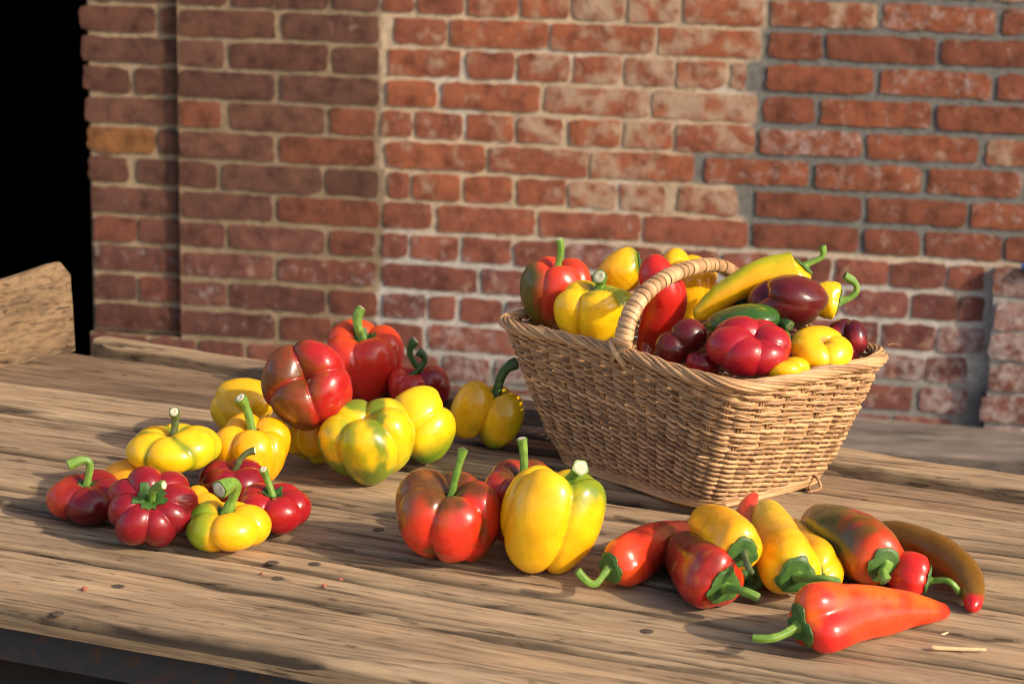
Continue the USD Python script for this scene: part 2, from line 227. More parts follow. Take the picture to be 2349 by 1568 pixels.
def brick_mesh(s0, s1, z0, z1, proud, seed, rough=1., depth=.03):
    """one brick: an uneven, knocked-about face with worn edges and its four sides, in wall coordinates (s, out, z)"""
    rg = np.random.default_rng(seed); nx, nz = max(4, int((s1 - s0) / .013)), 5
    u, v = np.meshgrid(np.linspace(0, 1, nx), np.linspace(0, 1, nz), indexing='ij')
    edge = np.minimum(np.minimum(u, 1 - u) * (s1 - s0), np.minimum(v, 1 - v) * (z1 - z0)); rim = edge < 1e-9
    S, Z = s0 + u * (s1 - s0), z0 + v * (z1 - z0)
    cr = .0022 * (((u < .01) | (u > .99)) & ((v < .01) | (v > .99)))
    S = S + np.where(u < .5, 1, -1) * cr + rim * (rg.normal(0, .0013, S.shape) + (fbm(np.stack([S * 55, Z * 55, 0 * S + seed], -1), 2) - .5) * .006) * rough
    Z = Z + np.where(v < .5, 1, -1) * cr + rim * (rg.normal(0, .0010, S.shape) + (fbm(np.stack([S * 40, Z * 55, 0 * S + seed + 5], -1), 2) - .5) * .006) * rough + .002 * rg.normal() * (u - .5)
    O = proud + (fbm(np.stack([(S + Z * .6) * 42, Z * 22, 0 * S + seed * 3.7], -1), 3) - .36) * .0085 * rough * (1 - .8 * rim) - rim * .0004; O = np.maximum(O, proud - .0008)
    V = np.stack([S, O, Z], -1).reshape(-1, 3)
    f = grid_faces(nx, nz, False)
    loop = [i * nz for i in range(nx)] + [(nx - 1) * nz + j for j in range(1, nz)] + [i * nz + nz - 1 for i in range(nx - 2, -1, -1)] + [j for j in range(nz - 2, 0, -1)]
    B = V[loop].copy(); B[:, 1] -= depth; n0 = len(V); V = np.vstack([V, B]); m_ = len(loop)
    sides = [(loop[i], n0 + i, n0 + (i + 1) % m_, loop[(i + 1) % m_]) for i in range(m_)]
    f = np.vstack([f, sides]); f = np.vstack([f[:, [0, 1, 2]], f[:, [0, 2, 3]]])
    return V, f
def to_world(V, origin): return origin + V[:, :1] * WD + V[:, 1:2] * WN + V[:, 2:3] * np.array([0, 0, 1.])
def brick_look(px, row, rg, zone):
    """base colour and (smear, salt, grime) from where the brick sits: dirty by the door with lens vignette painted in, clean in the middle, salty low on the right"""
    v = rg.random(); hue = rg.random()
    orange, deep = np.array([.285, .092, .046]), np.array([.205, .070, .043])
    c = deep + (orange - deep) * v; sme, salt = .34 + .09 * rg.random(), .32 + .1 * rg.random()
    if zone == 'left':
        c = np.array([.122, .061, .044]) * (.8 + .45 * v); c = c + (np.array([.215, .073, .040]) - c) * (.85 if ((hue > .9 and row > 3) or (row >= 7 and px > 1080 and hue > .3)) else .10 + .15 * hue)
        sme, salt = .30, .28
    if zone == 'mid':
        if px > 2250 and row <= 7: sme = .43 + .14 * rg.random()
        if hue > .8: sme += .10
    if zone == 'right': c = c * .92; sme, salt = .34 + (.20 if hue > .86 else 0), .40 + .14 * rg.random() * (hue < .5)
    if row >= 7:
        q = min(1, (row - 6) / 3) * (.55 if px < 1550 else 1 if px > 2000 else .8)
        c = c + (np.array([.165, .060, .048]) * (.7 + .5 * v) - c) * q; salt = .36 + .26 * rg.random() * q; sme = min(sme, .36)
    return c * {'left': .66, 'mid': .78, 'right': .68}[zone], (sme, salt, 0)  # left factor also puts the darkening of lens vignette into the colour

def set_const(prim, c, bm):
    for nm, val in (('bc', c), ('bm', bm)):
        UsdGeom.PrimvarsAPI(UsdGeom.Mesh(prim)).CreatePrimvar(nm, Sdf.ValueTypeNames.Color3fArray, 'constant').Set([Gf.Vec3f(*map(float, val))])
wall = thing('brick_wall', 'old red brick wall behind the cart, from the shaded dark strip to the right edge', 'wall')
idx = 0
for k in range(-2, 15):
    for (fx0, fx1) in rows[k]:
        idx += 1; rg = np.random.default_rng(1000 + idx)
        yk = (zb(k) + .033)
        def s_at(fx):
            y = 300.
            for _ in range(3):
                s, z = wall_s(fx, y); y += (z - yk) / PITCHZ * 126
            return s
        s0, s1 = s_at(fx0), s_at(fx1); px = (fx0 + fx1) / 2
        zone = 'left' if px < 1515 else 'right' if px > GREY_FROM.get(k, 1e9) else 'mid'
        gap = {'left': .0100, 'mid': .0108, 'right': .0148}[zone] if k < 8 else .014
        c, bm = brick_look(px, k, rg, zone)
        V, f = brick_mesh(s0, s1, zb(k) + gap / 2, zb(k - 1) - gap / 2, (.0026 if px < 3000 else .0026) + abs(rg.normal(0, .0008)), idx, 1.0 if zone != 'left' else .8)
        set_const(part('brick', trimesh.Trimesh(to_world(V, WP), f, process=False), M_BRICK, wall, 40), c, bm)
S_L = wall_s(718, 500)[0] ; S_PIER = wall_s(337, 500)[0]
def mortar_sheet(s0, s1, z0, z1, out, colour, step=.011, amp=.0012):
    ns, nz = int((s1 - s0) / step) + 1, int((z1 - z0) / step) + 1
    S, Z = np.meshgrid(np.linspace(s0, s1, ns), np.linspace(z0, z1, nz), indexing='ij')
    O = out + (fbm(np.stack([S * 40, Z * 40, 0 * S], -1), 4, 3) - .5) * amp * 2
    f = grid_faces(ns, nz, False); f = np.vstack([f[:, [0, 1, 2]], f[:, [0, 2, 3]]])
    return trimesh.Trimesh(to_world(np.stack([S, O, Z], -1).reshape(-1, 3), WP), f, process=False), colour(S.ravel(), Z.ravel())
gs = {k: wall_s(v, 500)[0] for k, v in GREY_FROM.items()}
def mortar_colour(S, Z):
    k = np.clip(np.ceil((Z0 - Z) / PITCHZ), -2, 14).astype(int)
    lim = np.array([gs.get(int(i), 9.) for i in k]); nz = fbm(np.stack([S * 12, Z * 12, 0 * S], -1), 4, 5) - .5
    grey = sm(-.012, .006, S - lim + nz * .03)
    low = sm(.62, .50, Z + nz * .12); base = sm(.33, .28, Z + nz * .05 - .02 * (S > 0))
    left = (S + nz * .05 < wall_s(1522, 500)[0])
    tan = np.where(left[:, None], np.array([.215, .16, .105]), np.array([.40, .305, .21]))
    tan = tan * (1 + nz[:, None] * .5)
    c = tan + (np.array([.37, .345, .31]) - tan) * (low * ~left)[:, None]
    c = c + (np.array([.40, .375, .34]) - c) * (sm(.14, .25, nz) * .6 * ~left)[:, None]
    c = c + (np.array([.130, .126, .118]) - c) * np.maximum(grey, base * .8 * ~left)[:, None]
    return c
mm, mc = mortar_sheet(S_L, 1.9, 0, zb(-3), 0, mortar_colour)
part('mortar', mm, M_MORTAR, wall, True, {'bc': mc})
# the side of the wall that steps back to the pier
st = trimesh.Trimesh(to_world(np.array([(S_L, .004, 0), (S_L, .004, zb(-3)), (S_L, -.06, zb(-3)), (S_L, -.06, 0)]), WP), [(0, 1, 2), (0, 2, 3)], process=False)
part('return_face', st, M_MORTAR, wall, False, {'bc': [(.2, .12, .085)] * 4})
def far_brick(s0, s1, z0, z1, out=0.): # brickwork above and beside the picture, in the same bond
    return trimesh.Trimesh(to_world(np.array([(s0, out, z0), (s1, out, z0), (s1, out, z1), (s0, out, z1)]), WP), [(0, 1, 2), (0, 2, 3)], process=False)
part('upper_brickwork', trimesh.util.concatenate([far_brick(S_PIER - 1.6, 6, zb(-3) + .6, 4.2), far_brick(S_L, 6, zb(-3), zb(-3) + .6), far_brick(1.9, 6, 0, zb(-3)), far_brick(-7, S_PIER - 1.6, 0, 4.2)]), M_FARBRICK, wall, False, None, 'brickwork above and beside the picture', 'stuff')

# the pier beside the doorway, set back a little from the wall
RECESS = .017
pier = thing('brick_pier', 'narrow dark brick pier at the edge of the black doorway', 'pier')
PR = {1: zoom1(472, 908, 942, 1055), 2: zoom1(475, 1055), 3: zoom1(480, 752, 788, 1055), 4: zoom1(490, 1055), 5: zoom1(500, 888, 918, 1055), 6: zoom1(502, 732, 795, 1055), 7: zoom1(515, 1055), 8: zoom1(525, 772, 798, 1055), 9: zoom1(528, 1055), 10: dd(206, 300, 309, 412), 11: dd(206, 412), 12: dd(200, 330, 342, 412), 13: dd(200, 412), 14: dd(206, 300, 309, 412), 0: zoom1(470, 1055), -1: zoom1(472, 750, 788, 1055), -2: zoom1(472, 1055)}
n = 0
for k, v in PR.items():
    for fx0, fx1 in pairs(v):
        n += 1; rg = np.random.default_rng(5000 + n); out = -RECESS if k < 12 else .002
        s0, s1 = wall_s(fx0, 500)[0], wall_s(fx1, 500)[0]
        if fx1 > 700: s1 = S_L - .001 if k < 12 else S_L - .004
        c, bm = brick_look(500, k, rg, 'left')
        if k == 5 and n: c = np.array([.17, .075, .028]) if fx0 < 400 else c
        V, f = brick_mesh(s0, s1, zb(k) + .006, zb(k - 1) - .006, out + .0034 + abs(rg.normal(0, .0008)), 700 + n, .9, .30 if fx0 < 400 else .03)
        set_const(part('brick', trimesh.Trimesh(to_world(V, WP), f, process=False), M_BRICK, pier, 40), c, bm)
mm, mc = mortar_sheet(S_PIER + .006, S_L, zb(11) - .002, zb(-3), -RECESS - .001, lambda S, Z: np.tile([.27, .20, .13], (len(S), 1)) * (.8 + .4 * fbm(np.stack([S * 14, Z * 14, 0 * S], -1), 3)[:, None]))
part('mortar', mm, M_MORTAR, pier, True, {'bc': mc})
mm, mc = mortar_sheet(S_PIER + .004, S_L - .001, 0, zb(11) - .004, 0, lambda S, Z: np.tile([.27, .20, .13], (len(S), 1)))
part('mortar', mm, M_MORTAR, pier, True, {'bc': mc})
rv = trimesh.Trimesh(to_world(np.array([(S_PIER + .01, -.013, 0), (S_PIER + .01, -.013, zb(-3)), (S_PIER + .01, -.4, zb(-3)), (S_PIER + .01, -.4, 0)]), WP), [(0, 1, 2), (0, 2, 3)], process=False)
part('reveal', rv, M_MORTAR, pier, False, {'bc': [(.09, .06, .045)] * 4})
# room behind the doorway, its darkness put into the near-black colour
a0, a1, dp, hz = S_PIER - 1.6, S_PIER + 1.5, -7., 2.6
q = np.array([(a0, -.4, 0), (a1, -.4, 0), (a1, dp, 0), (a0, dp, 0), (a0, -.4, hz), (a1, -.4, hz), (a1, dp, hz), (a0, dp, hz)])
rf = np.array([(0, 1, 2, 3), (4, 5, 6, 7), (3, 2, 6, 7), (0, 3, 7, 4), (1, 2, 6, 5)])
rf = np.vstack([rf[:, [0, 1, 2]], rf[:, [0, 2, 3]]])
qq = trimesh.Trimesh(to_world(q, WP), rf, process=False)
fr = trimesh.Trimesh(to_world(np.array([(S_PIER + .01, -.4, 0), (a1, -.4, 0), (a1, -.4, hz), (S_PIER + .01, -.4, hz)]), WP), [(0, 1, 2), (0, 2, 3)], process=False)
tag(part('barn_interior', trimesh.util.concatenate([qq, fr]), M_DARK), 'interior behind the doorway at the left, coloured black for its darkness', None, None, 'structure')

# the pillar at the right edge and the low bench against the wall
pil = thing('brick_pillar', 'low brick pillar standing proud of the wall at the right edge, above the grey bench', 'pillar')
sp0 = wall_s(3938, 1300)[0]; PP = .035
for i, (z1, xs) in enumerate(((0, [3944, 4200]), (1, [3962, 4200]), (2, [3946, 4200]), (3, [3956, 4200]), (4, [3930, 4200]), (5, [3940, 4200]), (6, [3936, 4200]))):
    k = 8 + z1; top = wall_s(3946, 1062)[1] - z1 * .0672 - .002
    rg = np.random.default_rng(6000 + i); c, bm = brick_look(3000, 8, rg, 'right')
    s0 = wall_s(xs[0] + 14, 1300)[0]
    V, f = brick_mesh(s0, s0 + .235, top - .056, top, PP + rg.normal(0, .002), 900 + i, 1.2, .12)
    set_const(part('brick', trimesh.Trimesh(to_world(V, WP), f, process=False), M_BRICK, pil, 40), c, (bm[0], .52 + .12 * rg.random(), 0))
ptop = wall_s(3946, 1062)[1]
pm = box(sp0 + .014, sp0 + .228, -PP + .008, -.004, .0, ptop - .012)
pm.vertices = to_world(np.array(pm.vertices) * [1, -1, 1], WP); pm.invert()
part('mortar', pm, M_MORTAR, pil, False, {'bc': [(.25, .245, .235)] * len(pm.vertices)})
tarp = trimesh.creation.icosphere(3); tv = np.array(tarp.vertices) * [.05, .03, .012]; tv *= (1 + .5 * (fbm(tv * 60, 3) - .5))[:, None]
sb, zz_ = wall_s(4100, 1055)
tarp.vertices = to_world(tv + [sb + .045, PP - .005, ptop + .009], WP)
tag(part('blue_scrap', tarp, M_BLUE, smooth=True), 'scrap of bright blue plastic lying on top of the brick pillar', 'scrap')
bench = thing('bench', 'low dark grey weathered timber bench against the wall, behind the basket at right', 'bench')
BZ = .238
e0 = at_z(3435 / 1.7437, 1809 / 1.7437, BZ); e1 = at_z(4071 / 1.7437, 1837 / 1.7437, BZ)
bd0, bd1 = (e0 - WP) @ WN, (e1 - WP) @ WN; bdep = (bd0 + bd1) / 2
def plank(u0, u1, v00, v01, v10, v11, z0, z1, seed, nu=240, nv=18, amp=.0022, chip=.0026, endr=0., sa=None):
    sa = sa or (seed, seed + 5)
    """a board with a worn top: v00/v01 front and back at u0, v10/v11 at u1"""
    U, Vv = np.meshgrid(np.linspace(0, 1, nu), np.r_[0, np.linspace(.012, .988, nv), 1], indexing='ij')
    X = u0 + U * (u1 - u0); f0, f1 = v00 + (v10 - v00) * U, v01 + (v11 - v01) * U
    wob = lambda s, k: (fbm(np.stack([X * 9, 0 * X + k, 0 * X], -1), 4, s) - .5) * chip * 2.4
    w0, w1 = wob(sa[0], 1.3), wob(sa[1], 1.3); Y = f0 + w0 + (f1 + w1 - f0 - w0) * Vv
    if endr:
        X = X + np.where(U < .5, 1, 0) * endr * (2 * np.abs(Vv - .5)) ** 3 * (1 - U) ** 30
    P = np.stack([X * 5, Y * 90, 0 * X + seed], -1)
    D = (fbm(P, 4, seed) - .5) * amp * 2 + (fbm(np.stack([X * 3, Y * 14, 0 * X + seed], -1), 3, seed + 2) - .5) * amp * 2.5
    cr = fbm(np.stack([X * 2.2, Y * 48, 0 * X + seed * 2], -1), 3, seed + 9); D = D - sm(.66, .74, cr) * .007
    ed = np.minimum(Vv, 1 - Vv); D = D - .006 * np.exp(-ed * (v01 - v00) / .0045) * (.5 + 1.0 * fbm(np.stack([X * 12, Y * 0 + seed, Y * 0], -1), 3, seed + 4)); D = np.maximum(D, -.0095)
    eu = np.maximum(np.minimum(Y - f0 - w0, f1 + w1 - Y), 0); gn = fbm(np.stack([X * 16, Y * 30, 0 * X + seed], -1), 4, seed + 12)
    blot = fbm(np.stack([X * 3.2, Y * 13, 0 * X + seed * 1.7], -1), 4, seed + 15)
    dirt = 1 - np.clip((.74) * np.exp(-(eu / (.002 + .010 * np.clip(gn - .35, 0, 1) ** 1.5)) ** 1.2), 0, .85) - .22 * sm(.56, .72, blot) - .75 * sm(.655, .70, cr)
    dirt = np.clip(dirt, .10, 1).reshape(-1)
    top = np.stack([X, Y, z1 + D], -1); nvv = top.shape[1]
    Vt = top.reshape(-1, 3); f = grid_faces(nu, nvv, False)[:, ::-1]
    i = np.arange(nu); loop = np.r_[i * nvv, (nu - 1) * nvv + np.arange(1, nvv), (i * nvv + nvv - 1)[::-1][1:], np.arange(nvv - 2, 0, -1)]
    m_ = len(loop); Tt, Bt = Vt[loop].copy(), Vt[loop].copy(); Bt[:, 2] = z0; n0 = len(Vt); a = np.arange(m_); b = (a + 1) % m_
    f = np.vstack([f, np.stack([n0 + a, n0 + m_ + a, n0 + m_ + b, n0 + b], 1)[:, ::-1]]); Bt = np.vstack([Tt, Bt])
    f = np.vstack([f[:, [0, 1, 2]], f[:, [0, 2, 3]]])
    tm_ = trimesh.Trimesh(np.vstack([Vt, Bt]), f, process=False); dd_ = np.r_[dirt, np.full(len(Bt), .62)];
    tm_.metadata['dirt'] = dd_; return tm_
def wall_mesh(mesh): # mesh in (along, out, up) -> world
    V = np.array(mesh.vertices); mm_ = trimesh.Trimesh(to_world(V * [1, -1, 1], WP), mesh.faces, process=False); mm_.metadata['dirt'] = mesh.metadata.get('dirt', np.ones(len(V))); return mm_
part('seat_board', wall_mesh(plank(-.9, 2.4, -bdep, -bdep * .52, -bdep, -bdep * .52, BZ - .055, BZ, 51, 200, 14, .003)), M_WOODG, bench, 50)
part('seat_board', wall_mesh(plank(-.9, 2.4, -bdep * .505, -.006, -bdep * .505, -.006, BZ - .055, BZ - .002, 52, 200, 14, .003)), M_WOODG, bench, 50)
for sx in (-.8, .7, 2.2):
    b_ = box(sx, sx + .12, -bdep + .03, -.02, 0, BZ - .056)
    part('support', wall_mesh(b_), M_WOODG, bench)

# ------------------------------------------------------------------ the old cart whose boards carry everything
AL = math.radians(21.8)
cart = thing('wooden_cart', 'old wooden cart with wide weathered boards as a table top, across the foreground', 'cart', (0, 0, 0), -AL)
# cart coordinates: u along the boards (right and nearer), v across them (away)
seams = [(1.592, 1.594), (1.742, 1.722), (1.858, 1.812), (1.995, 1.975), (2.160, 2.128), (2.274, 2.250)]
u0, u1 = -1.64, .45
def vs(i, u, d=0):
    a, b = seams[i]; return a + (b - a) * (u + 1.6) / 1.6 + d
for i in range(5):
    gp = [(0, .0016), (.0020, .0014), (.0016, .0030), (.0030, .0018), (.0020, .0042)][i]
    p_ = part('board', plank(u0, u1, vs(i, u0, gp[0]), vs(i + 1, u0, -gp[1]), vs(i, u1, gp[0]), vs(i + 1, u1, -gp[1]), T - (.019 if i == 0 else .045), T - [0, .0012, 0, .0022, .0][i], 60 + i, 420, 26, sa=(160 + i, 161 + i)), M_WOOD, cart, 50)
rear = lambda u: 2.449 + (2.326 - 2.449) * (u + 1.593) / 1.247
back = lambda u: 2.500 + (2.392 - 2.500) * (u + 1.552) / 1.195
part('board', plank(u0, u1, vs(5, u0, .004), rear(u0) + .004, vs(5, u1, .004), rear(u1) + .004, T - .045, T - .004, 71, 420, 24, .003, sa=(165, 166)), M_WOODD, cart, 50, None, 'darker sunken board second from the back')
part('board', plank(-1.575, u1, rear(-1.575), back(-1.575), rear(u1), back(u1), T - .045, T + .009, 72, 420, 14, .003, .004, .03, sa=(166, 190)), M_WOOD, cart, 50, None, 'raised rear board with chipped edge')
hb = lambda v: -1.63 + .032 * (v - 2.337) / .115
HBV = np.linspace(1.5, 2.457, 60)
Lh = []
for j, v in enumerate(HBV):                               # head board: upright plank across the left end, top corner worn round
    e = (2.457 - v); top = T + .104 + .012 * math.sin(v * 9) * 0 + .010 * sm(.12, .0, e) - .020 * sm(.022, 0, e) ** 2 + .0015 * noise(np.array([v * 40, 0, 0]))
    w = .0018 * (noise(np.array([v * 30, 3, 0])) - .5)
    ring = [(hb(v) + w, v, T - .006)] + [(hb(v) + w + .0012 * (noise(np.array([v * 50, z * 30, 1.])) - .5), v + (.004 * (noise(np.array([z * 60, 9, 0])) - .5) - .008 * (z - T) / .1 if j == 59 else 0), z) for z in np.linspace(T + .02, top - .004, 8)] + [(hb(v) - .004, v, top), (hb(v) - .011, v, top), (hb(v) - .013, v, top - .003), (hb(v) - .013, v, T - .006)]
    Lh.append(ring)
Lh = np.array(Lh); kk = Lh.shape[1]; fh = grid_faces(len(Lh), kk); fh = np.vstack([fh[:, [0, 1, 2]], fh[:, [0, 2, 3]]])
Vh = Lh.reshape(-1, 3); c0 = len(Vh); Vh = np.vstack([Vh, Lh[-1].mean(0)]); j = np.arange(kk); o = (len(Lh) - 1) * kk
fh = np.vstack([fh, np.stack([np.full(kk, c0), o + j, o + (j + 1) % kk], 1)])
part('head_board', trimesh.Trimesh(Vh, fh, process=False), M_HEAD, cart, 40)
part('frame_beam', box(u0, u1, 1.607, 1.635, T - .056, T - .0215), M_RUST, cart, label='rusty blue-grey steel beam under the front board')
part('side_panel', box(u0, u1, 1.6355, 1.66, T - .40, T - .0215), M_DARK, cart, label='added black panel standing for the shade below the front beam')  # added near-black panel hiding the bright ground, standing in for shade under the cart
part('frame_beam', box(u0, u1, 2.28, 2.33, T - .16, T - .048), M_RUST, cart)
for uu in (-1.3, -.4, .3): part('cross_beam', box(uu, uu + .06, 1.661, 2.279, T - .13, T - .049), M_RUST, cart)
for uu in (-1.2, .2):
    for vv in (1.67, 2.2): part('leg', box(uu - .04, uu + .04, vv, vv + .06, 0, T - .161), M_RUST, cart)
def top_z(u, v):
    best = None
    for b_ in boards:
        P_ = np.array(UsdGeom.Mesh(b_).GetPointsAttr().Get()); P_ = P_[P_[:, 2] > T - .012]; d_ = ((P_[:, 0] - u) * .3) ** 2 + (P_[:, 1] - v) ** 2; i_ = d_.argmin()
        if best is None or d_[i_] < best[0]: best = (d_[i_], P_[i_, 2])
    return float(best[1])
boards = [stage.GetPrimAtPath(f'/World/wooden_cart/board' + (f'_{i:03d}' if i else '')) for i in range(7)]
ca, sa = math.cos(AL), math.sin(AL)
for (fx, fy) in ((472, 2343), (1258, 2248), (1111, 2308), (1392, 2193), (1513, 2122), (230, 2448), (1948, 1827), (2587, 2505), (1090, 2243), (3420, 2330)):
    P = at_z(fx / 1.7437, fy / 1.7437, T + .001); u, v = P[0] * ca - P[1] * sa, P[0] * sa + P[1] * ca
    bi = max([i for i in range(6) if v > vs(i, u)] + [0])
    h = trimesh.creation.icosphere(2); hv = np.array(h.vertices); hv[:, 2] = np.maximum(hv[:, 2], -.5); hv = hv * [.0060, .0060, .0011] * (1 + .25 * (fbm(hv * 3 + fx, 2) - .5))[:, None]
    part('nail_head', trimesh.Trimesh(hv + [u, v, top_z(u, v) + .0003], h.faces, process=False), M_NAIL, boards[bi], True)
# odd bits on the boards
for n_, (pts, lab) in enumerate((([(2137, 1484), (2200, 1487), (2262, 1488)], 'straight dry straw stalk on the boards near the right corner'), ([(2150, 1448), (2165, 1437), (2186, 1431)], 'short bent straw wisp just behind the longer straw stalk'))):
    W = np.array([at_z(x, y, T + .003) for x, y in pts]); W[:, 2] += top_z(W[1][0] * ca - W[1][1] * sa, W[1][0] * sa + W[1][1] * ca) - T; t_ = thing('straw', lab, 'straw', W[0])
    part('stalk', tube(spline(W, 10) - W[0], np.linspace(.0021, .0014, 10) if n_ == 0 else np.linspace(.0018, .0006, 10), 6), M_STRAW, t_, True)
for (fx, fy, sz, lab) in ((338, 2352, .0030, 'reddish crumb at far left, beside the first nail head'), (1296, 2338, .0026, 'small reddish crumb nearest the front edge, below the nail heads'), (1363, 2306, .0022, 'tiny brown crumb between the nail heads and the red bell pepper'), (1047, 2290, .0018, 'tiny dark crumb just left of a nail head')):
    P = at_z(fx / 1.7437, fy / 1.7437, T + .002); s_ = trimesh.creation.icosphere(2); V = np.array(s_.vertices); V = V * (sz * (1 + .6 * (fbm(V * 1.8 + fx, 3) - .5)))[:, None] * [1, .8, .7]
    P[2] += top_z(P[0] * ca - P[1] * sa, P[0] * sa + P[1] * ca) - T; s_.vertices = V + P; tag(part('crumb', s_, M_CRUMB, smooth=True), lab, 'crumb')

# ------------------------------------------------------------------ the wicker basket
e1 = np.array([-.657, .754, 0]) / math.hypot(.657, .754); e2 = np.array([e1[1], -e1[0], 0])    # long and short way of the basket
RZ = T + .158
cb, ab, bb = np.array([.1947, 2.359]), .1205, .0965
ct, at_, bt = np.array([.1903, 2.378]), .1905, .123
TR = np.array([.39, 2.30, RZ])
EXPO = 7.
ph = np.linspace(0, 2 * np.pi, 4001)
def sup(ph_, a, b):
    c, s = np.cos(ph_), np.sin(ph_); r = (np.abs(c) ** EXPO + np.abs(s) ** EXPO) ** (-1 / EXPO)
    return np.stack([a * c * r, b * s * r], -1)
_m = sup(ph, .16, .09); _s = np.r_[0, np.cumsum(np.linalg.norm(np.diff(_m, axis=0), axis=1))]; _s /= _s[-1]
def shell(s, h, off=0.):
    """point on the basket's skin: s around (0..1), h up (0..1), off outwards"""
    s = np.asarray(s, float); h = np.broadcast_to(np.asarray(h, float), s.shape); p_ = np.interp(np.mod(s, 1), _s, ph)
    fl = h ** 1.05 + .05 * np.sin(h * np.pi)
    k = .955 + .045 * np.clip(h * 6, 0, 1)
    a, b = (ab + (at_ - ab) * fl) * k, (bb + (bt - bb) * fl) * k
    q = sup(p_, 1, 1); xy = np.stack([q[..., 0] * a, q[..., 1] * b], -1)
    g_ = np.stack([np.sign(q[..., 0]) * np.abs(q[..., 0]) ** (EXPO - 1) / a, np.sign(q[..., 1]) * np.abs(q[..., 1]) ** (EXPO - 1) / b], -1)
    g_ /= np.linalg.norm(g_, axis=-1, keepdims=True); xy = xy + g_ * np.asarray(off)[..., None] if np.ndim(off) else xy + g_ * off
    cen = cb + (ct - cb) * h[..., None]
    sag = (-.013 + .007 * np.abs(np.sin(p_)) ** 6) * h
    z = T + .003 + (RZ - T - .003) * h + sag
    xyz = np.concatenate([cen + xy[..., :1] * e1[:2] + xy[..., 1:] * e2[:2], z[..., None]], -1)
    return xyz
BORG = np.array([cb[0], cb[1], T])
basket = thing('wicker_basket', 'brown wicker basket with arched handle, heaped with peppers', 'basket', BORG)
NS, rb = 64, np.random.default_rng(21)
hh_ = np.linspace(0, 1, 26)
for jn in range(NS):
    s0_ = jn / NS
    P1_ = np.array([shell(np.array(s0_ - .0013), h) for h in hh_]) - BORG; P2_ = np.array([shell(np.array(s0_ + .0013), h) for h in hh_]) - BORG
    part('stake', trimesh.util.concatenate([tube(P1_, .00125, 5), tube(P2_, .00125, 5)]), M_STAKE, basket, True)
rows_h, h_ = [], .035
pat = [1, 1, .9, 1, 1, 1, 1.1, 1, 1, 1, 1, .9, 1, 1, 1.1, 1, 1, .9, 1, 1, 1, 1, 1, 1, 1, .62, .62, .62, 1, 1, 1, 1, .95, .6, .6, .6, .9, 1, 1, .95, .6, .6, .6, .95, .95, .9, .6, .6, .62, .62, .9, .9, .9, .9]
for w_ in pat:
    rows_h.append((h_, w_)); h_ += .0315 * w_
sc_ = .945 / rows_h[-1][0]
SUB = 6; ss = np.arange(NS * SUB) / (NS * SUB)
for i, (h0, w_) in enumerate(rows_h):
    A_ = .0025 if w_ > .7 else .0022; ph_ = rb.integers(0, 2) if w_ < .7 else i % 2
    c_ = np.cos(np.pi * (np.arange(NS * SUB) / SUB + ph_)); off = A_ * np.sign(c_) * np.abs(c_) ** .6 + .0005 * rb.normal()
    wv = (fbm(np.stack([np.cos(ss * 2 * np.pi) * 9, np.sin(ss * 2 * np.pi) * 9, 0 * ss + i * .35], -1), 3, 4) - .5) * .016 + rb.normal() * .001
    wv = wv + (noise(np.stack([np.cos(ss * 2 * np.pi) * 40, np.sin(ss * 2 * np.pi) * 40, 0 * ss + i * 9.1], -1)) - .5) * .010 + .0075 * np.sin(np.pi * np.arange(NS * SUB) / SUB + np.pi * ph_)
    P_ = shell(ss, np.clip(h0 * sc_ + wv * (1 if i > 1 else .3), .004, .985), off) - BORG
    vr = .00208 * w_ * (1 + .10 * rb.normal()) * (1 + .18 * (noise(np.stack([ss * 70, 0 * ss + i * 3.3, 0 * ss], -1)) - .5))
    part('weaver', tube(P_, vr, 7, True, rn=.0017 if w_ > .7 else .0013), M_WICK, basket, True)
for i in range(4):                                                   # foot: thicker canes laid round the base
    P_ = shell(ss, np.clip(.006 + .016 * i + .006 * np.sin(ss * 2 * np.pi * (2 + i) + i), .003, 1), .0045 - .0012 * i + .001 * np.sin(ss * 40 + i)) - BORG
    part('foot_cane', tube(P_, .0026, 7, True), M_WICK, basket, True)
NB = 76
for i in range(NB):                                                  # twisted border: overlapping canes rolled over the rim
    q_ = np.linspace(0, 1, 16); s_ = i / NB + q_ * .085; an = math.radians(-75) + q_ * math.radians(250)
    rr = .0062 + .0008 * rb.normal(); base_ = shell(s_, .985); out_ = shell(s_, .985, .01) - base_; out_ /= np.linalg.norm(out_, axis=1, keepdims=True)
    P_ = base_ + out_ * (np.cos(an) * rr)[:, None] * 1.15 + np.array([0, 0, 1.]) * (np.sin(an) * rr * .8 + .001)[:, None] - BORG
    part('border_cane', tube(P_, .0021 + .0003 * rb.normal() + 0 * q_, 6), M_WICK, basket, True)
fl_ = trimesh.Trimesh(np.vstack([shell(ss[::6], .02, -.002) - BORG, [[0, 0, .006]]]), [(i, (i + 1) % NS, NS) for i in range(NS)], process=False)
part('basket_floor', fl_, M_STAKE, basket)
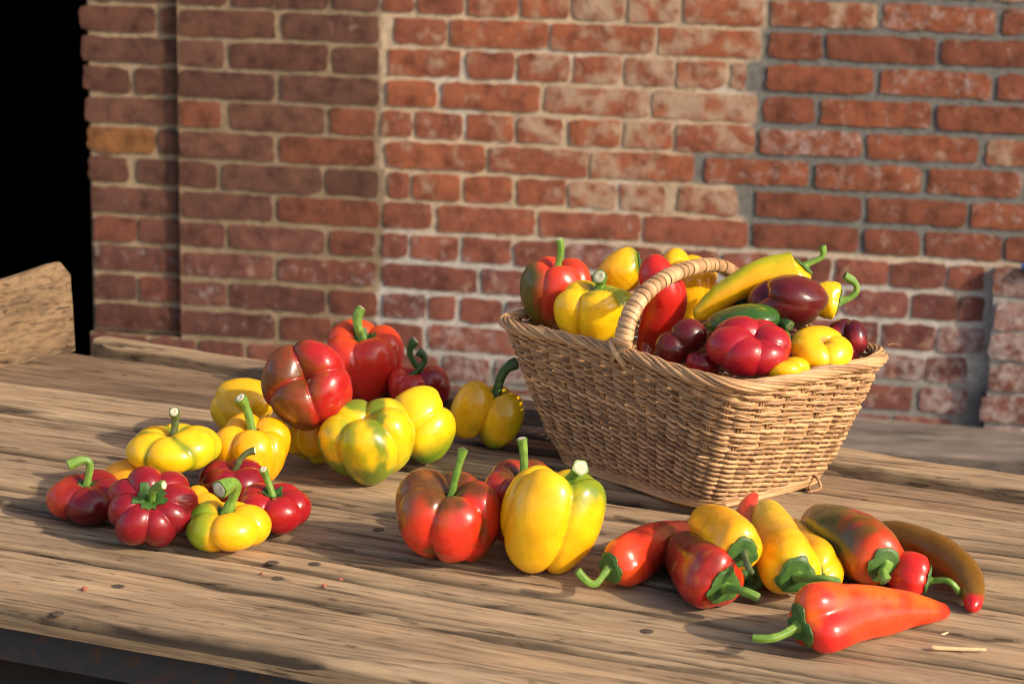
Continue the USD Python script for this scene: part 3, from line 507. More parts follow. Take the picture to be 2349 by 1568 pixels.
# handle
ha = np.r_[ct, RZ - .006] - e2 * bt - e1 * .026; hb_ = ha + e2 * 2 * bt + e1 * .066; mid_ = (ha + hb_) / 2
tq = np.linspace(0, 1, 60); half = (hb_ - ha) / 2
APEX = .073
arc = lambda t_: mid_ * [1, 1, 0] + np.array([0, 0, RZ - .012]) - half * [1, 1, 0] * np.cos(np.pi * t_)[:, None] * (1 + .10 * np.sin(np.pi * t_)[:, None] ** 2) + np.array([0, 0, 1.]) * (APEX * np.sin(np.pi * t_) ** .72)[:, None]
def hsec(c0, c1, ra, rbb, k=12, n=24):
    P = arc(np.linspace(c0, c1, n)) - BORG; t, _, _ = frames(P); B = np.tile(e1, (n, 1)); N = np.cross(B, t); th = np.arange(k) / k * 2 * np.pi
    V = P[:, None] + B[:, None] * (np.sign(np.cos(th)) * np.abs(np.cos(th)) ** .7)[None, :, None] * ra + N[:, None] * (np.sin(th))[None, :, None] * np.broadcast_to(rbb, n)[:, None, None]
    f = grid_faces(n, k); f = np.vstack([f[:, [0, 1, 2]], f[:, [0, 2, 3]]]); return trimesh.Trimesh(V.reshape(-1, 3), f, process=False)
part('handle_core', hsec(0., 1., .0094, .0066, 12, 60), M_STAKE, basket, True)
NW = 44
for i in range(NW):
    c0, c1 = (i + .05) / NW, (i + .95) / NW; n_ = 6
    w_ = np.array([.0, .7, 1, 1, .7, .0]); tw = rb.normal() * .003
    ms = hsec(c0 + tw, c1 + tw, (.0104 + .0003 * rb.normal()), .0072 + .0008 * w_, 14, n_)
    part('handle_wrap', ms, M_CANE, basket, True)
for hx in (ha,):
    for sg in (-1, 1):                                               # crossed binding at the handle's foot
        q_ = np.linspace(-1, 1, 14); nrm_ = -unit(e2)
        P_ = hx - BORG + np.outer(q_ * .012 * sg, e1) + np.outer(.006 + .003 * (1 - q_ ** 2) + .001 * sg, nrm_) + np.outer(-.002 + q_ * .011 + .001, [0, 0, 1.])
        part('binding', tube(P_, .0034, 8, rn=.0012), M_CANE, basket, True)
    q_ = np.linspace(-1, 1, 14); P_ = hx - BORG + np.outer(q_ * .015, e1) + np.outer(.0085 - .004 * q_ ** 2, nrm_) + np.outer(.012 - .004 * q_ ** 2, [0, 0, 1.])
    part('binding', tube(P_, .0034, 8, rn=.0014), M_CANE, basket, True)
lp = np.array([at_z(x, y, T + z) for x, y, z in ((1860, 1128, .004), (1866, 1092, .012), (1876, 1098, .012), (1882, 1112, .006), (1872, 1124, .004), (1852, 1129, .003))]) - BORG
part('loose_cane', tube(spline(lp, 30), .0016, 6), M_WICK, basket, True, label='loose looped cane end at the right foot of the basket')
for k_ in range(8):                                                   # broken cane ends sticking out of the weave
    s_, h_ = rb.random(), .1 + .8 * rb.random(); L_ = .004 + .008 * rb.random()
    P_ = np.array([shell(np.array(s_), h_, .002), shell(np.array(s_ + L_ * .45), h_ + rb.normal() * .01, .0045), shell(np.array(s_ + L_), h_ + rb.normal() * .03, .0075 + .003 * rb.random())]) - BORG
    part('broken_cane', tube(spline(P_, 7), np.linspace(.0014, .0008, 7), 5), M_WICK, basket, True)
tw_ = np.array([TR + [.002, 0, .001], TR + [.008, -.001, .003], TR + [.013, -.002, .002]]) - BORG
part('loose_cane', tube(spline(tw_, 8), np.linspace(.001, .0004, 8), 5), M_STAKE, basket, True)

# ------------------------------------------------------------------ peppers
YEL, ORY, LIME, GRN, DGR = (.78, .44, .006), (.80, .33, .005), (.33, .36, .008), (.085, .17, .010), (.012, .045, .010)
RED, ORR, CRIM, MAR, BRN, OLV = (.46, .014, .010), (.60, .065, .008), (.19, .005, .010), (.05, .004, .006), (.12, .038, .005), (.12, .062, .005)
ICO = {k: trimesh.creation.icosphere(k) for k in (4, 5)}
class Info: pass
def paint(info, base, patches):
    c = np.tile(np.array(base, float), (len(info.x), 1))
    for col, fn in patches:
        w = np.clip(fn(info), 0, 1)[:, None]; c = c + (np.array(col) - c) * w
    return c
def mk_info(dirs, groove, loc, seed, t=None, al=None):
    i = Info(); i.x, i.y, i.z = dirs.T; i.groove = groove; i.t = t; i.al = al
    i.nz = lambda fr, s=0: (fbm(loc * np.array([1.25, 1.25, .6]) * fr + 11.3 * (seed % 17), 6, seed + s) - .5) * 2.8
    return i
def stem_parts(root, org, base, spec, smat, n_in, cutcol=True):
    """spec: (mid x, mid y, end x, end y, radius px [, towards camera at mid, at end][, end swell])"""
    mx, my, ex, ey, rp = spec[:5]; tm, te = (spec[5:7] if len(spec) > 6 else (0, 0)); sw = spec[7] if len(spec) > 7 else 1.12
    dist = base[1]; A = base - n_in * .004; M_ = at_depth(mx, my, dist - tm); E_ = at_depth(ex, ey, dist - te); r = rp / FPX * dist
    P = spline([A, A + (M_ - A) * .25 + n_in * .003, M_, E_], 26); q = np.linspace(0, 1, 26)
    rad = r * (1 + .75 * np.exp(-(q / .13) ** 2) - .12 * np.sin(q * np.pi) + (sw - 1) * sm(.72, 1, q))
    rad = rad * (1 + .22 * (noise(np.stack([q * 9, 0 * q + rp * 3.1, 0 * q + ex * .37], -1)) - .5) * sm(.05, .3, q))
    st = part('stem', tube(P - org, rad, 20, cap=True, ridge=.085), smat, root, 60)
    t = unit(P[-1] - P[-2]); k = 14; a = np.cross(t, [.3, .2, .9]); a = unit(a); b = np.cross(t, a); th = np.arange(k) / k * 2 * np.pi
    rr = rad[-1] * .84
    V = [P[-1] + t * .0003 + (a * np.cos(h) + b * np.sin(h)) * rr * s_ + t * z for s_, z in ((1., .0), (.72, .0009), (.38, .0004)) for h in th] + [P[-1] + t * .0001]
    f = np.vstack([np.vstack([g_[:, [0, 1, 2]], g_[:, [0, 2, 3]]]) for g_ in [grid_faces(3, k)]] + [[(2 * k + j_, 2 * k + (j_ + 1) % k, 3 * k) for j_ in range(k)]])
    part('stem_cut', trimesh.Trimesh(np.array(V) - org, f, process=False), M_CUT if cutcol else M_STEMO, st, True)

def bell(name, label, bbox, axis, n=4, a=.42, b=.58, c=None, h=.85, taper=.12, spin=0., jit=.1, seed=1, base=YEL, patches=(), lift=0., depth=None, stem=None, smat=None, cal=.36, skin=None, lev=5, group=None, k=25., wob=.03, blos=0., cutcol=True, hv=.10, dim=.34, bdim=.2, gr=None):
    rg = np.random.default_rng(seed); ico = ICO[lev]; D = np.array(ico.vertices); gd = gr or (.030 if name == 'squat_pepper' else .062)
    c = (c or min(.74, b * math.sin(math.pi / n) * (1.85 if n < 6 else 2.2)))
    th = spin + 2 * np.pi * (np.arange(n) + rg.uniform(-jit, jit, n)) / n; sc = 1 + rg.uniform(-hv, hv, n); sh = 1 + rg.uniform(-hv, hv, n); zo = rg.uniform(-.06, .06, n)
    def radial(d):
        rs = []
        for i in range(n):
            er = np.array([math.cos(th[i]), math.sin(th[i]), 0]); et = np.array([-er[1], er[0], 0])
            q = np.stack([d @ er / (b * sc[i]), d @ et / c, d[:, 2] / (h * sh[i])], 1); m0 = np.array([a / b, 0, zo[i] / h])
            A = (q * q).sum(1); B = q @ m0; C = m0 @ m0 - 1; rs.append((B + np.sqrt(np.maximum(B * B - A * C, 1e-9))) / A)
        rs = np.array(rs); so = np.sort(rs, 0); df = so[-1] - so[-2]; r = so[-1] + .012 * np.exp(-df / .012) - gd * np.exp(-(df / .04) ** .8)
        r = r * (1 + wob * (fbm(d * 1.5 + seed, 2, seed) - .5) * 2)
        ro = (d[:, 0] ** 2 + d[:, 1] ** 2) / .11; r = r * (1 - np.where(d[:, 2] > 0, dim, bdim) * np.exp(-ro))
        return r, np.exp(-((so[-1] - so[-2]) / .10) ** 2)
    def shape(d):
        r, gr = radial(d); P = d * r[:, None]; f = 1 + taper * P[:, 2] / h; P = P * np.stack([f, f, np.ones_like(f)], 1)
        if blos: P[:, 2] += blos * np.exp(-((d[:, 0] ** 2 + d[:, 1] ** 2) / .18)) * (d[:, 2] < 0)
        return P, gr
    za = unit(axis); xa = np.cross([.12, -1, .05], za); xa = unit(xa); ya = np.cross(za, xa); Rm = np.stack([xa, ya, za], 1)
    P0, gr = shape(D); Pw = P0 @ Rm.T
    tx, ty, tw_, th_ = (bbox[0] + bbox[2]) / 2, (bbox[1] + bbox[3]) / 2, bbox[2] - bbox[0], bbox[3] - bbox[1]
    Mx = np.eye(3) * (tw_ / FPX * 2.2 / 2); ax_, ay_ = tx, ty; cen = None
    for it in range(14):
        Q = Pw @ Mx.T
        if depth is not None: cen = at_depth(ax_, ay_, depth)
        else: cen = at_z(ax_, ay_, T + lift - Q[:, 2].min())
        X, Y = project(Q + cen); ww, hh = np.ptp(X), np.ptp(Y)
        ax_ += tx - (X.min() + X.max()) / 2; ay_ += ty - (Y.min() + Y.max()) / 2
        sx = tw_ / ww; kv = np.clip(th_ / hh / sx, .8, 1.25) ** .6
        Mx = (np.eye(3) + (kv - 1) * np.outer(UP, UP)) @ Mx * sx
    Q = Pw @ Mx.T; org = cen + [0, 0, Q[:, 2].min()]
    root = thing(name, label, 'pepper', org, 0, group)
    info = mk_info(unit_rows(Q), gr, P0, seed, None, D[:, 2])
    part('body', trimesh.Trimesh(Q + cen - org, ico.faces, process=False), skin or M_PEP, root, True, {'pcol': paint(info, base, patches)})
    fw = lambda d: shape(np.atleast_2d(d))[0] @ Rm.T @ Mx.T + cen
    nz_ = unit(Mx @ za)
    if stem is not None:
        ka, kr = 30, 5; tt = np.arange(ka) / ka * 2 * np.pi; wv = 1 + .10 * np.cos(5 * tt + seed) + .09 * np.cos(8 * tt + 2 * seed) + .08 * np.cos(13 * tt)
        dl = [np.array([0, 0, 1.])]
        for q in np.linspace(.3, 1, kr):
            al = cal * q * (wv if q > .5 else 1 + 0 * wv); dl += list(np.stack([np.sin(al) * np.cos(tt), np.sin(al) * np.sin(tt), np.cos(al)], 1))
        CP = fw(np.array(dl)); CP = CP + nz_ * np.r_[.0022, np.repeat(np.linspace(.0026, .0012, kr), ka)][:, None]
        f = [(0, 1 + j, 1 + (j + 1) % ka) for j in range(ka)]; g_ = grid_faces(kr, ka) + 1; f = np.vstack([f, g_[:, [0, 1, 2]], g_[:, [0, 2, 3]]])
        CP2 = CP - nz_ * .0012; m_ = len(CP); ed = m_ - ka + np.arange(ka); e2_ = m_ - ka + (np.arange(ka) + 1) % ka
        f = np.vstack([f, f[:, ::-1] + m_, np.stack([ed, ed + m_, e2_], 1), np.stack([e2_, ed + m_, e2_ + m_], 1)])
        part('calyx', trimesh.Trimesh(np.vstack([CP, CP2]) - org, f, process=False), M_CAL, root, 60)
        stem_parts(root, org, CP[0], stem, smat or M_STEM, nz_, cutcol)
    return root
def unit_rows(v): return v / np.maximum(np.linalg.norm(v, axis=1, keepdims=True), 1e-9)

def long_pepper(name, label, pts, seed=1, base=RED, patches=(), lift=0., depth=None, stem=None, smat=None, lobes=3, ldep=.07, wob=.07, cal=.043, capt=.11, tipt=.06, spin=0., flat=1., group=None, dimple=.34, skin=None, calr=1.):
    """pts: (px, py, radius px [, lift or depth change]) from the stem end to the tip"""
    W = []; rmx = max(p_[2] for p_ in pts)
    for ip, p_ in enumerate(pts):
        x, y, r = p_[:3]; y += 9 * (depth is None); ex = p_[3] if len(p_) > 3 else 0.
        if depth is not None: P = at_depth(x, y, depth + ex); rr = r / FPX * (depth + ex) * 1.06
        else:
            rr = r / FPX * 2.1
            for _ in range(3): P = at_z(x, y, T + lift + ex + rr * .97 * max(1, .92 * rmx / r * (1 - .8 * ip / (len(pts) - 1)))); rr = r / FPX * P[1] * 1.09
        W.append([*P, rr])
    NU, NV = 110, 56
    Sp = spline(W, NU); q = np.linspace(0, 1, NU); q = .5 * (1 - np.cos(np.pi * q)) * .6 + q * .4
    ss_ = np.linspace(0, 1, NU); Sp = np.stack([np.interp(q, ss_, Sp[:, i]) for i in range(4)], 1)
    R_ = Sp[:, 3] * np.power(np.clip(1 - (1 - np.clip(q / capt, 0, 1)) ** 2.1, 0, 1), .52) * np.sqrt(np.clip(1 - (1 - np.clip((1 - q) / tipt, 0, 1)) ** 2, 1e-6, 1))
    t, N, B = frames(Sp[:, :3]); R_[0] = R_[-1] = 1e-5
    th = np.arange(NV) / NV * 2 * np.pi
    def surf(extra=0., rows=None, thv=None):
        rows = np.arange(NU) if rows is None else rows; thv = np.tile(th, (len(rows), 1)) if thv is None else thv
        fade = (.25 + 1.1 * np.exp(-q[rows] / .22))[:, None]; co = np.cos(lobes * (thv + spin) + q[rows][:, None] * .8)
        lob = 1 + ldep * fade * 1.3 * (np.sqrt(.5 + .5 * co + .02) * 1.6 - 1)
        wobv = 1 + wob * 2 * (fbm(np.stack([np.cos(thv) * .9 + seed, np.sin(thv) * .9, q[rows][:, None] * 3.4 + 0 * thv], -1), 3, seed) - .5)
        rr = R_[rows][:, None] * lob * wobv + extra
        V = Sp[rows, None, :3] + N[rows][:, None] * (np.cos(thv) * rr)[..., None] + B[rows][:, None] * (np.sin(thv) * rr)[..., None]
        qq_ = R_[rows] / max(Sp[:, 3].max(), 1e-6)
        ins = dimple * Sp[0, 3] * np.exp(-(qq_ / .38) ** 2) * (q[rows] < .3)
        return V + t[rows][:, None] * ins[:, None, None], co
    V, co = surf(); 
    if depth is None and flat:
        dz = T + .0005 - V[..., 2].min(); V[..., 2] += dz * (dz > 0 or lift == 0); Sp[:, 2] += dz * (dz > 0 or lift == 0); V[..., 2] = np.maximum(V[..., 2], T + .0005)
    f = grid_faces(NU, NV)[:, ::-1]; f = np.vstack([f[:, [0, 1, 2]], f[:, [0, 2, 3]]]); Vf = V.reshape(-1, 3)
    org = Vf.mean(0) * [1, 1, 0] + [0, 0, Vf[:, 2].min()]; root = thing(name, label, 'pepper', org, 0, group)
    dirs = (N[:, None] * np.cos(th)[None, :, None] + B[:, None] * np.sin(th)[None, :, None]).reshape(-1, 3)
    info = mk_info(dirs, (.5 - .5 * co).ravel(), (Vf - Vf.mean(0)) / .03, seed, np.repeat(q, NV))
    part('body', trimesh.Trimesh(Vf - org, f, process=False), skin or M_PEP, root, True, {'pcol': paint(info, base, patches)})
    if stem is not None:
        ka = NV; wv = 1 + .34 * np.cos(6 * th + seed) + .24 * np.cos(9 * th + 2 * seed) + .12 * np.cos(15 * th); lim = cal * calr
        nr = 7; CV = []
        for i in range(nr):                                           # calyx: a star-edged cap lying on the shoulder
            fr_ = .02 + (i / (nr - 1)) * .1 * lim * wv * 1.5
            rowsf = np.interp(np.clip(fr_, q[1], .4), q, np.arange(NU)); r0 = np.floor(rowsf).astype(int); w = rowsf - r0
            a_, _ = surf(.0013 + .0006 * (i == nr - 1)); pick = a_[r0, np.arange(ka)] * (1 - w)[:, None] + a_[r0 + 1, np.arange(ka)] * w[:, None]
            CV.append(pick - t[0] * (.0022 - .0008 * i / nr))
        CV = np.array(CV).reshape(-1, 3); m_ = len(CV); CV = np.vstack([CV, CV[:ka].mean(0) - t[0] * .001])
        f = grid_faces(nr, ka)[:, ::-1]; f = np.vstack([f[:, [0, 1, 2]], f[:, [0, 2, 3]], [(m_, (j + 1) % ka, j) for j in range(ka)]])
        C2 = CV + t[0] * .0009 ; m2 = len(CV); ed = (nr - 1) * ka + np.arange(ka); e2_ = (nr - 1) * ka + (np.arange(ka) + 1) % ka
        f = np.vstack([f, f[:, ::-1] + m2, np.stack([ed, e2_, ed + m2], 1), np.stack([e2_, e2_ + m2, ed + m2], 1)])
        part('calyx', trimesh.Trimesh(np.vstack([CV, C2]) - org, f, process=False), M_CAL, root, 60)
        stem_parts(root, org, CV[m_], stem, smat or M_STEM, -t[0], False)
    return root
up_ = (0, 0, 1)
# --- left group: squat tomato peppers
G = lambda lo, hi, v: sm(lo, hi, v)
bell('squat_pepper', 'dark red squat pepper with long curled stem, leftmost on the cart', (105, 1076, 292, 1206), (-.05, -.12, 1), 5, .47, .53, h=.50, taper=.0, spin=.5, seed=3, base=(.19, .008, .008), patches=[(MAR, lambda i: G(.1, .9, i.y * -.4 - i.z * .8 + .4 * i.nz(1.2))), (ORR, lambda i: .55 * G(.35, .9, -i.x + .3 * i.nz(1.5)))], stem=(205, 1062, 157, 1066, 10, 0, .006, 1.25), smat=M_STEM, skin=M_PEPD, cal=.42)
bell('squat_pepper', 'dark crimson many-lobed squat pepper with its star-capped stem turned to the viewer', (247, 1068, 456, 1256), (.06, -.62, .62), 8, .45, .55, h=.60, taper=.0, spin=.2, seed=5, base=CRIM, patches=[(MAR, lambda i: G(-.1, .9, -i.z + .5 * i.nz(1.3) - .1)), ((.30, .008, .010), lambda i: .6 * G(.3, 1, i.nz(1.6) + .3 * i.x))], stem=(355, 1118, 376, 1112, 10, .02, .028, 1.2), smat=M_STEM, skin=M_PEPD, cal=.52, hv=.08)
bell('squat_pepper', 'yellow squat pepper with green creases and pale cut stem, perched on the dark red ones', (288, 970, 509, 1088), (-.05, -.1, 1), 6, .47, .54, h=.46, taper=0, spin=.35, seed=8, base=YEL, patches=[(LIME, lambda i: .9 * G(.1, .9, i.groove * .8 - .25 + .5 * i.nz(1.4))), (GRN, lambda i: .8 * G(.55, 1.1, i.groove + .35 * i.nz(2) - .1)), (LIME, lambda i: .8 * G(.4, .9, i.x + .3 * i.nz(2) - .1 - i.z * .3))], lift=.036, stem=(402, 968, 399, 944, 10, 0, .008, 1.35), smat=M_STEMO, cal=.2)
bell('bell_pepper', 'orange yellow pepper mostly hidden behind the leftmost dark red squat pepper', (226, 1046, 392, 1150), (.8, 0, .35), 4, h=.8, seed=11, base=ORY, stem=(385, 1062, 392, 1064, 13), lev=4)
bell('bell_pepper', 'orange yellow bell pepper with upright curved green stem, behind the small squat group', (485, 946, 667, 1122), (.05, -.08, 1), 5, .44, .55, h=.70, taper=.16, spin=.15, seed=13, base=(.80, .37, .005), patches=[(ORY, lambda i: .8 * G(.1, .9, i.x + .3 * i.nz(1.5)))], stem=(568, 945, 551, 912, 11, 0, .005, 1.25), smat=M_STEM, cal=.24)
bell('squat_pepper', 'crimson squat pepper with thin crooked grey-green stem, at the back of the squat group', (455, 1050, 612, 1168), (.05, -.05, 1), 4, .46, .54, h=.55, taper=.05, spin=.9, seed=17, base=CRIM, patches=[(MAR, lambda i: G(0, .9, -i.x + .5 * i.nz(1.5) - .2))], stem=(552, 1052, 584, 1033, 8, 0, 0, 1.2), smat=M_STEMO, skin=M_PEPD, cal=.25)
bell('squat_pepper', 'bright red squat pepper with straight leaning stem, right end of the squat group', (545, 1106, 715, 1226), (-.08, -.15, 1), 5, .46, .54, h=.62, taper=.05, spin=.5, seed=19, base=(.30, .008, .010), patches=[(CRIM, lambda i: G(.0, .9, -i.z + .4 * i.nz(1.5))), (ORR, lambda i: .6 * G(.3, .9, -i.x * .7 + i.z * .5 + .4 * i.nz(1.5) - .2))], stem=(613, 1100, 604, 1076, 9, 0, .004, 1.15), smat=M_STEM, cal=.45)
bell('squat_pepper', 'small yellow pepper showing between the large crimson and the front yellow squat pepper', (412, 1112, 520, 1216), (.5, .3, .5), 4, h=.7, seed=23, base=ORY, lev=4)
bell('squat_pepper', 'yellow squat pepper with green left side and thick pale-cut stem, front of the group', (426, 1146, 623, 1266), (-.05, -.16, 1), 5, .46, .54, h=.52, taper=0, spin=.62, seed=29, base=(.80, .40, .005), patches=[(GRN, lambda i: G(.55, .95, -i.x * 1.3 + .25 * i.nz(1.6) + .12)), (LIME, lambda i: .8 * G(.3, .7, -i.x + .3 * i.nz(1.6)) * (1 - G(.6, .95, -i.x)))], stem=(540, 1122, 503, 1122, 14, .004, .03, 1.5), smat=M_STEM, cal=.36)
# --- middle group: bells
bell('bell_pepper', 'yellow bell pepper lying on its side, partly behind the upright orange yellow one', (482, 866, 640, 1004), (.75, -.1, -.35), 4, h=.8, spin=.4, seed=31, base=(.76, .42, .006), stem=(592, 925, 600, 945, 14), smat=M_STEMD, lev=4, lift=.004)
bell('bell_pepper', 'yellow bell pepper low on the boards, under the glossy brown-red one', (640, 930, 790, 1064), (.2, .5, .8), 4, h=.8, spin=.1, seed=33, base=(.74, .40, .006), patches=[(LIME, lambda i: .6 * G(.4, 1, -i.z + .4 * i.nz(1.5)))], lev=4)
bell('bell_pepper', 'glossy brown and red bell pepper with its blossom end facing up and forward', (598, 778, 809, 988), (.06, .72, -.5), 4, .42, .58, h=.86, taper=-.02, spin=.75, seed=37, base=(.20, .040, .007), patches=[((.30, .085, .006), lambda i: .7 * G(.0, .45, i.nz(1.4, 5) - .2 * i.z)), ((.10, .032, .006), lambda i: .8 * G(.05, .5, i.nz(1.2, 3) - .5 * i.x + .1)), ((.33, .010, .009), lambda i: G(.05, .5, .55 * i.x + .35 * i.z + .7 * i.nz(1.0, 8) + .12)), ((.30, .012, .010), lambda i: .6 * G(.4, .95, i.groove))], lift=.048, wob=.06)
bell('bell_pepper', 'large bright red bell pepper with upright green stem, crown of the middle heap', (738, 731, 927, 925), (.0, -.16, 1), 4, .42, .57, h=.88, taper=.18, spin=.35, seed=41, base=(.56, .022, .012), patches=[(ORR, lambda i: .8 * G(.2, .9, i.z + .4 * i.nz(1.4) - .15))], stem=(820, 745, 829, 706, 12, 0, -.004, .9), smat=M_STEM, cal=.30, lift=.0)
bell('bell_pepper', 'yellow and green mottled bell pepper, blossom end up, front of the middle heap', (729, 912, 953, 1114), (.0, .35, -.95), 5, .43, .56, h=.76, taper=-.10, spin=.45, seed=43, base=YEL, patches=[(LIME, lambda i: .85 * G(-.1, .35, i.nz(1.3) + .1)), (GRN, lambda i: .9 * G(.08, .42, i.nz(1.25, 3) + .0 + .25 * i.z * i.z))], wob=.06)
bell('bell_pepper', 'yellow and lime bell pepper on its side with stem pointing left, beside the mottled one', (888, 884, 1046, 1063), (-.75, -.28, -.42), 4, .43, .57, h=.80, taper=.1, spin=.85, seed=47, base=(.80, .50, .006), patches=[(GRN, lambda i: G(.25, .75, -i.z + .3 * i.nz(1.3) + .25 * i.x)), (LIME, lambda i: .7 * G(.0, .6, i.nz(1.4) * .6 + .5 * i.x - .1))], stem=(955, 1004, 938, 1020, 13), smat=M_STEMD, cal=.3)
bell('bell_pepper', 'red pepper with hooked dark stem behind the lime bell, right of the large red one', (890, 840, 998, 940), (.1, -.1, 1), 4, h=.85, taper=.2, spin=.2, seed=53, base=(.54, .026, .014), stem=(974, 826, 958, 806, 8, 0, 0, 1.3), smat=M_STEMD, cal=.2, lift=.0)
bell('bell_pepper', 'dark red pepper with pale-tipped slanting stem, furthest back of the middle heap', (918, 838, 1034, 930), (-.35, 0, 1), 4, h=.8, spin=.6, seed=59, base=(.24, .010, .010), stem=(940, 808, 953, 780, 8, 0, 0, 1.4), smat=M_STEMD, cal=.2)
bell('bell_pepper', 'deep yellow two-lobed bell pepper with long dark green stem, left of the basket', (1030, 872, 1204, 1029), (.30, -.05, .95), 3, .43, .56, .52, h=.84, taper=.02, spin=.2, seed=61, base=(.66, .36, .006), patches=[(GRN, lambda i: .85 * G(.35, .8, -i.z * .7 + .55 * i.nz(1.3) - .05)), (LIME, lambda i: .6 * G(.3, .9, i.x + .4 * i.nz(1.5)))], stem=(1152, 858, 1186, 832, 12, 0, 0, 1.2), smat=M_STEMD, cal=.12, cutcol=False)
# --- front pair
bell('bell_pepper', 'red bell pepper stained brown at the shoulders with slim upright stem, front centre', (907, 1074, 1150, 1291), (.03, -.12, 1), 5, .43, .56, h=.82, taper=.10, spin=.5, seed=67, base=(.52, .025, .010), patches=[(ORR, lambda i: .6 * G(.0, .8, i.nz(1.2, 7) - i.x * .3)), ((.17, .075, .012), lambda i: .9 * G(.05, .55, i.z * .75 - i.x * .55 + .5 * i.nz(1.5) - .15)), ((.075, .03, .006), lambda i: .9 * G(.55, .9, i.al + .35 * i.nz(2.5))), (BRN, lambda i: .8 * G(.12, .40, i.nz(2.6, 4) - .3 * i.z - .05))], stem=(1055, 1056, 1062, 1030, 10, 0, 0, 1.2), smat=M_STEM, cal=.14, cutcol=False, wob=.05)
bell('bell_pepper', 'brown-shouldered red bell pepper with tall hooked stem, behind the front pair', (1100, 1052, 1290, 1262), (.03, -.08, 1), 6, .43, .56, h=.86, taper=.1, spin=.1, seed=71, base=(.40, .022, .012), patches=[((.085, .035, .006), lambda i: .95 * G(.45, .9, i.al + .3 * i.nz(2.2)))], stem=(1200, 1030, 1196, 1006, 11, 0, 0, 1.1), smat=M_STEM, cal=.15, lift=0)
bell('bell_pepper', 'big golden yellow bell pepper with green right shoulder and white-cut stem, front centre', (1147, 1066, 1391, 1316), (.28, -.10, .95), 4, .44, .58, .62, h=.90, taper=.04, spin=.95, seed=73, base=(.82, .43, .006), patches=[(LIME, lambda i: .7 * G(.5, .9, i.x * .75 + i.z * .75 + .28 * i.nz(1.8))), (GRN, lambda i: .92 * G(.72, .95, i.x * .75 + i.z * .75 + .28 * i.nz(1.8))), (LIME, lambda i: .4 * G(.6, 1.0, i.x * .5 + i.z * .7 + .35 * i.nz(1.6)))], stem=(1316, 1088, 1332, 1072, 13, .006, .016, 1.45), smat=M_STEM, cal=.16, wob=.04, hv=.16)
bell('bell_pepper', 'small yellow pepper peeping out behind the big golden bell, before the basket', (1236, 1083, 1332, 1176), (.2, .2, .9), 4, h=.8, seed=79, base=ORY, lev=4)
# --- right group: pointed peppers
long_pepper('pointed_pepper', 'orange and dark red curved pointed pepper with long curling stem, left of the pointed heap', [(1390, 1302, 44), (1436, 1282, 55), (1500, 1243, 46), (1560, 1222, 32), (1600, 1214, 20)], seed=3, base=(.52, .028, .010), patches=[(ORR, lambda i: .85 * G(.25, .03, i.t + .1 * i.nz(1))), ((.11, .008, .008), lambda i: .92 * G(.15, .55, i.t + .35 * i.nz(1.2))), ((.05, .02, .006), lambda i: .7 * G(.7, .95, i.t + .2 * i.nz(1.5)))], stem=(1375, 1330, 1324, 1308, 9, .012, .022, 1.1), calr=1.1)
long_pepper('pointed_pepper', 'red and maroon pointed pepper facing the viewer, under the golden one', [(1668, 1345, 48), (1646, 1328, 68), (1610, 1300, 68), (1580, 1270, 54), (1556, 1245, 32)], seed=5, base=(.50, .02, .012), patches=[((.10, .014, .006), lambda i: .92 * G(-.1, .38, i.t + .35 * i.nz(1.3))), ((.35, .10, .006), lambda i: .7 * G(.3, .7, i.nz(2.4, 3) + .25 * i.t))], stem=(1690, 1352, 1740, 1370, 11, .018, .03, 1.05), calr=1.2, ldep=.12)
long_pepper('pointed_pepper', 'golden yellow pointed pepper lying on top of the heap, withered stem forward', [(1708, 1262, 44), (1692, 1243, 57), (1662, 1214, 55), (1634, 1196, 47), (1610, 1184, 29)], seed=7, base=(.78, .34, .005), patches=[(YEL, lambda i: .5 * G(0, .8, i.nz(1.2)))], lift=.034, stem=(1712, 1290, 1726, 1312, 9, .016, .028, .7), smat=M_STEMO, calr=1.15, wob=.09, tipt=.16)
long_pepper('pointed_pepper', 'red pointed pepper under the heap with its sharp tip up against the basket', [(1722, 1322, 40), (1716, 1290, 40), (1712, 1230, 36, .004), (1712, 1176, 27, .010), (1733, 1126, 8, .018)], seed=9, base=(.46, .008, .008), stem=(1708, 1312, 1702, 1322, 12, .01, .016, 1.), smat=M_STEMD, calr=1.3, tipt=.03)
long_pepper('pointed_pepper', 'bright yellow pointed pepper with jagged green calyx, middle of the pointed heap', [(1832, 1318, 54), (1816, 1292, 66), (1792, 1250, 60), (1776, 1212, 52), (1764, 1182, 42), (1758, 1170, 34)], seed=11, base=(.80, .42, .006), patches=[(LIME, lambda i: .55 * G(.1, .8, i.nz(1.3) + .3 * i.t))], lift=.006, stem=(1872, 1326, 1924, 1336, 10, .018, .026, 1.1), smat=M_STEM, calr=1.35, ldep=.12, tipt=.10, wob=.035)
long_pepper('pointed_pepper', 'yellow lobed pepper squeezed between the bright yellow and the brown pointed peppers', [(1862, 1318, 40), (1880, 1300, 50), (1862, 1270, 46), (1834, 1232, 36), (1812, 1204, 22)], seed=13, base=(.78, .38, .006), stem=(1850, 1318, 1846, 1326, 14, .012, .02), smat=M_STEM, calr=.9, ldep=.2)
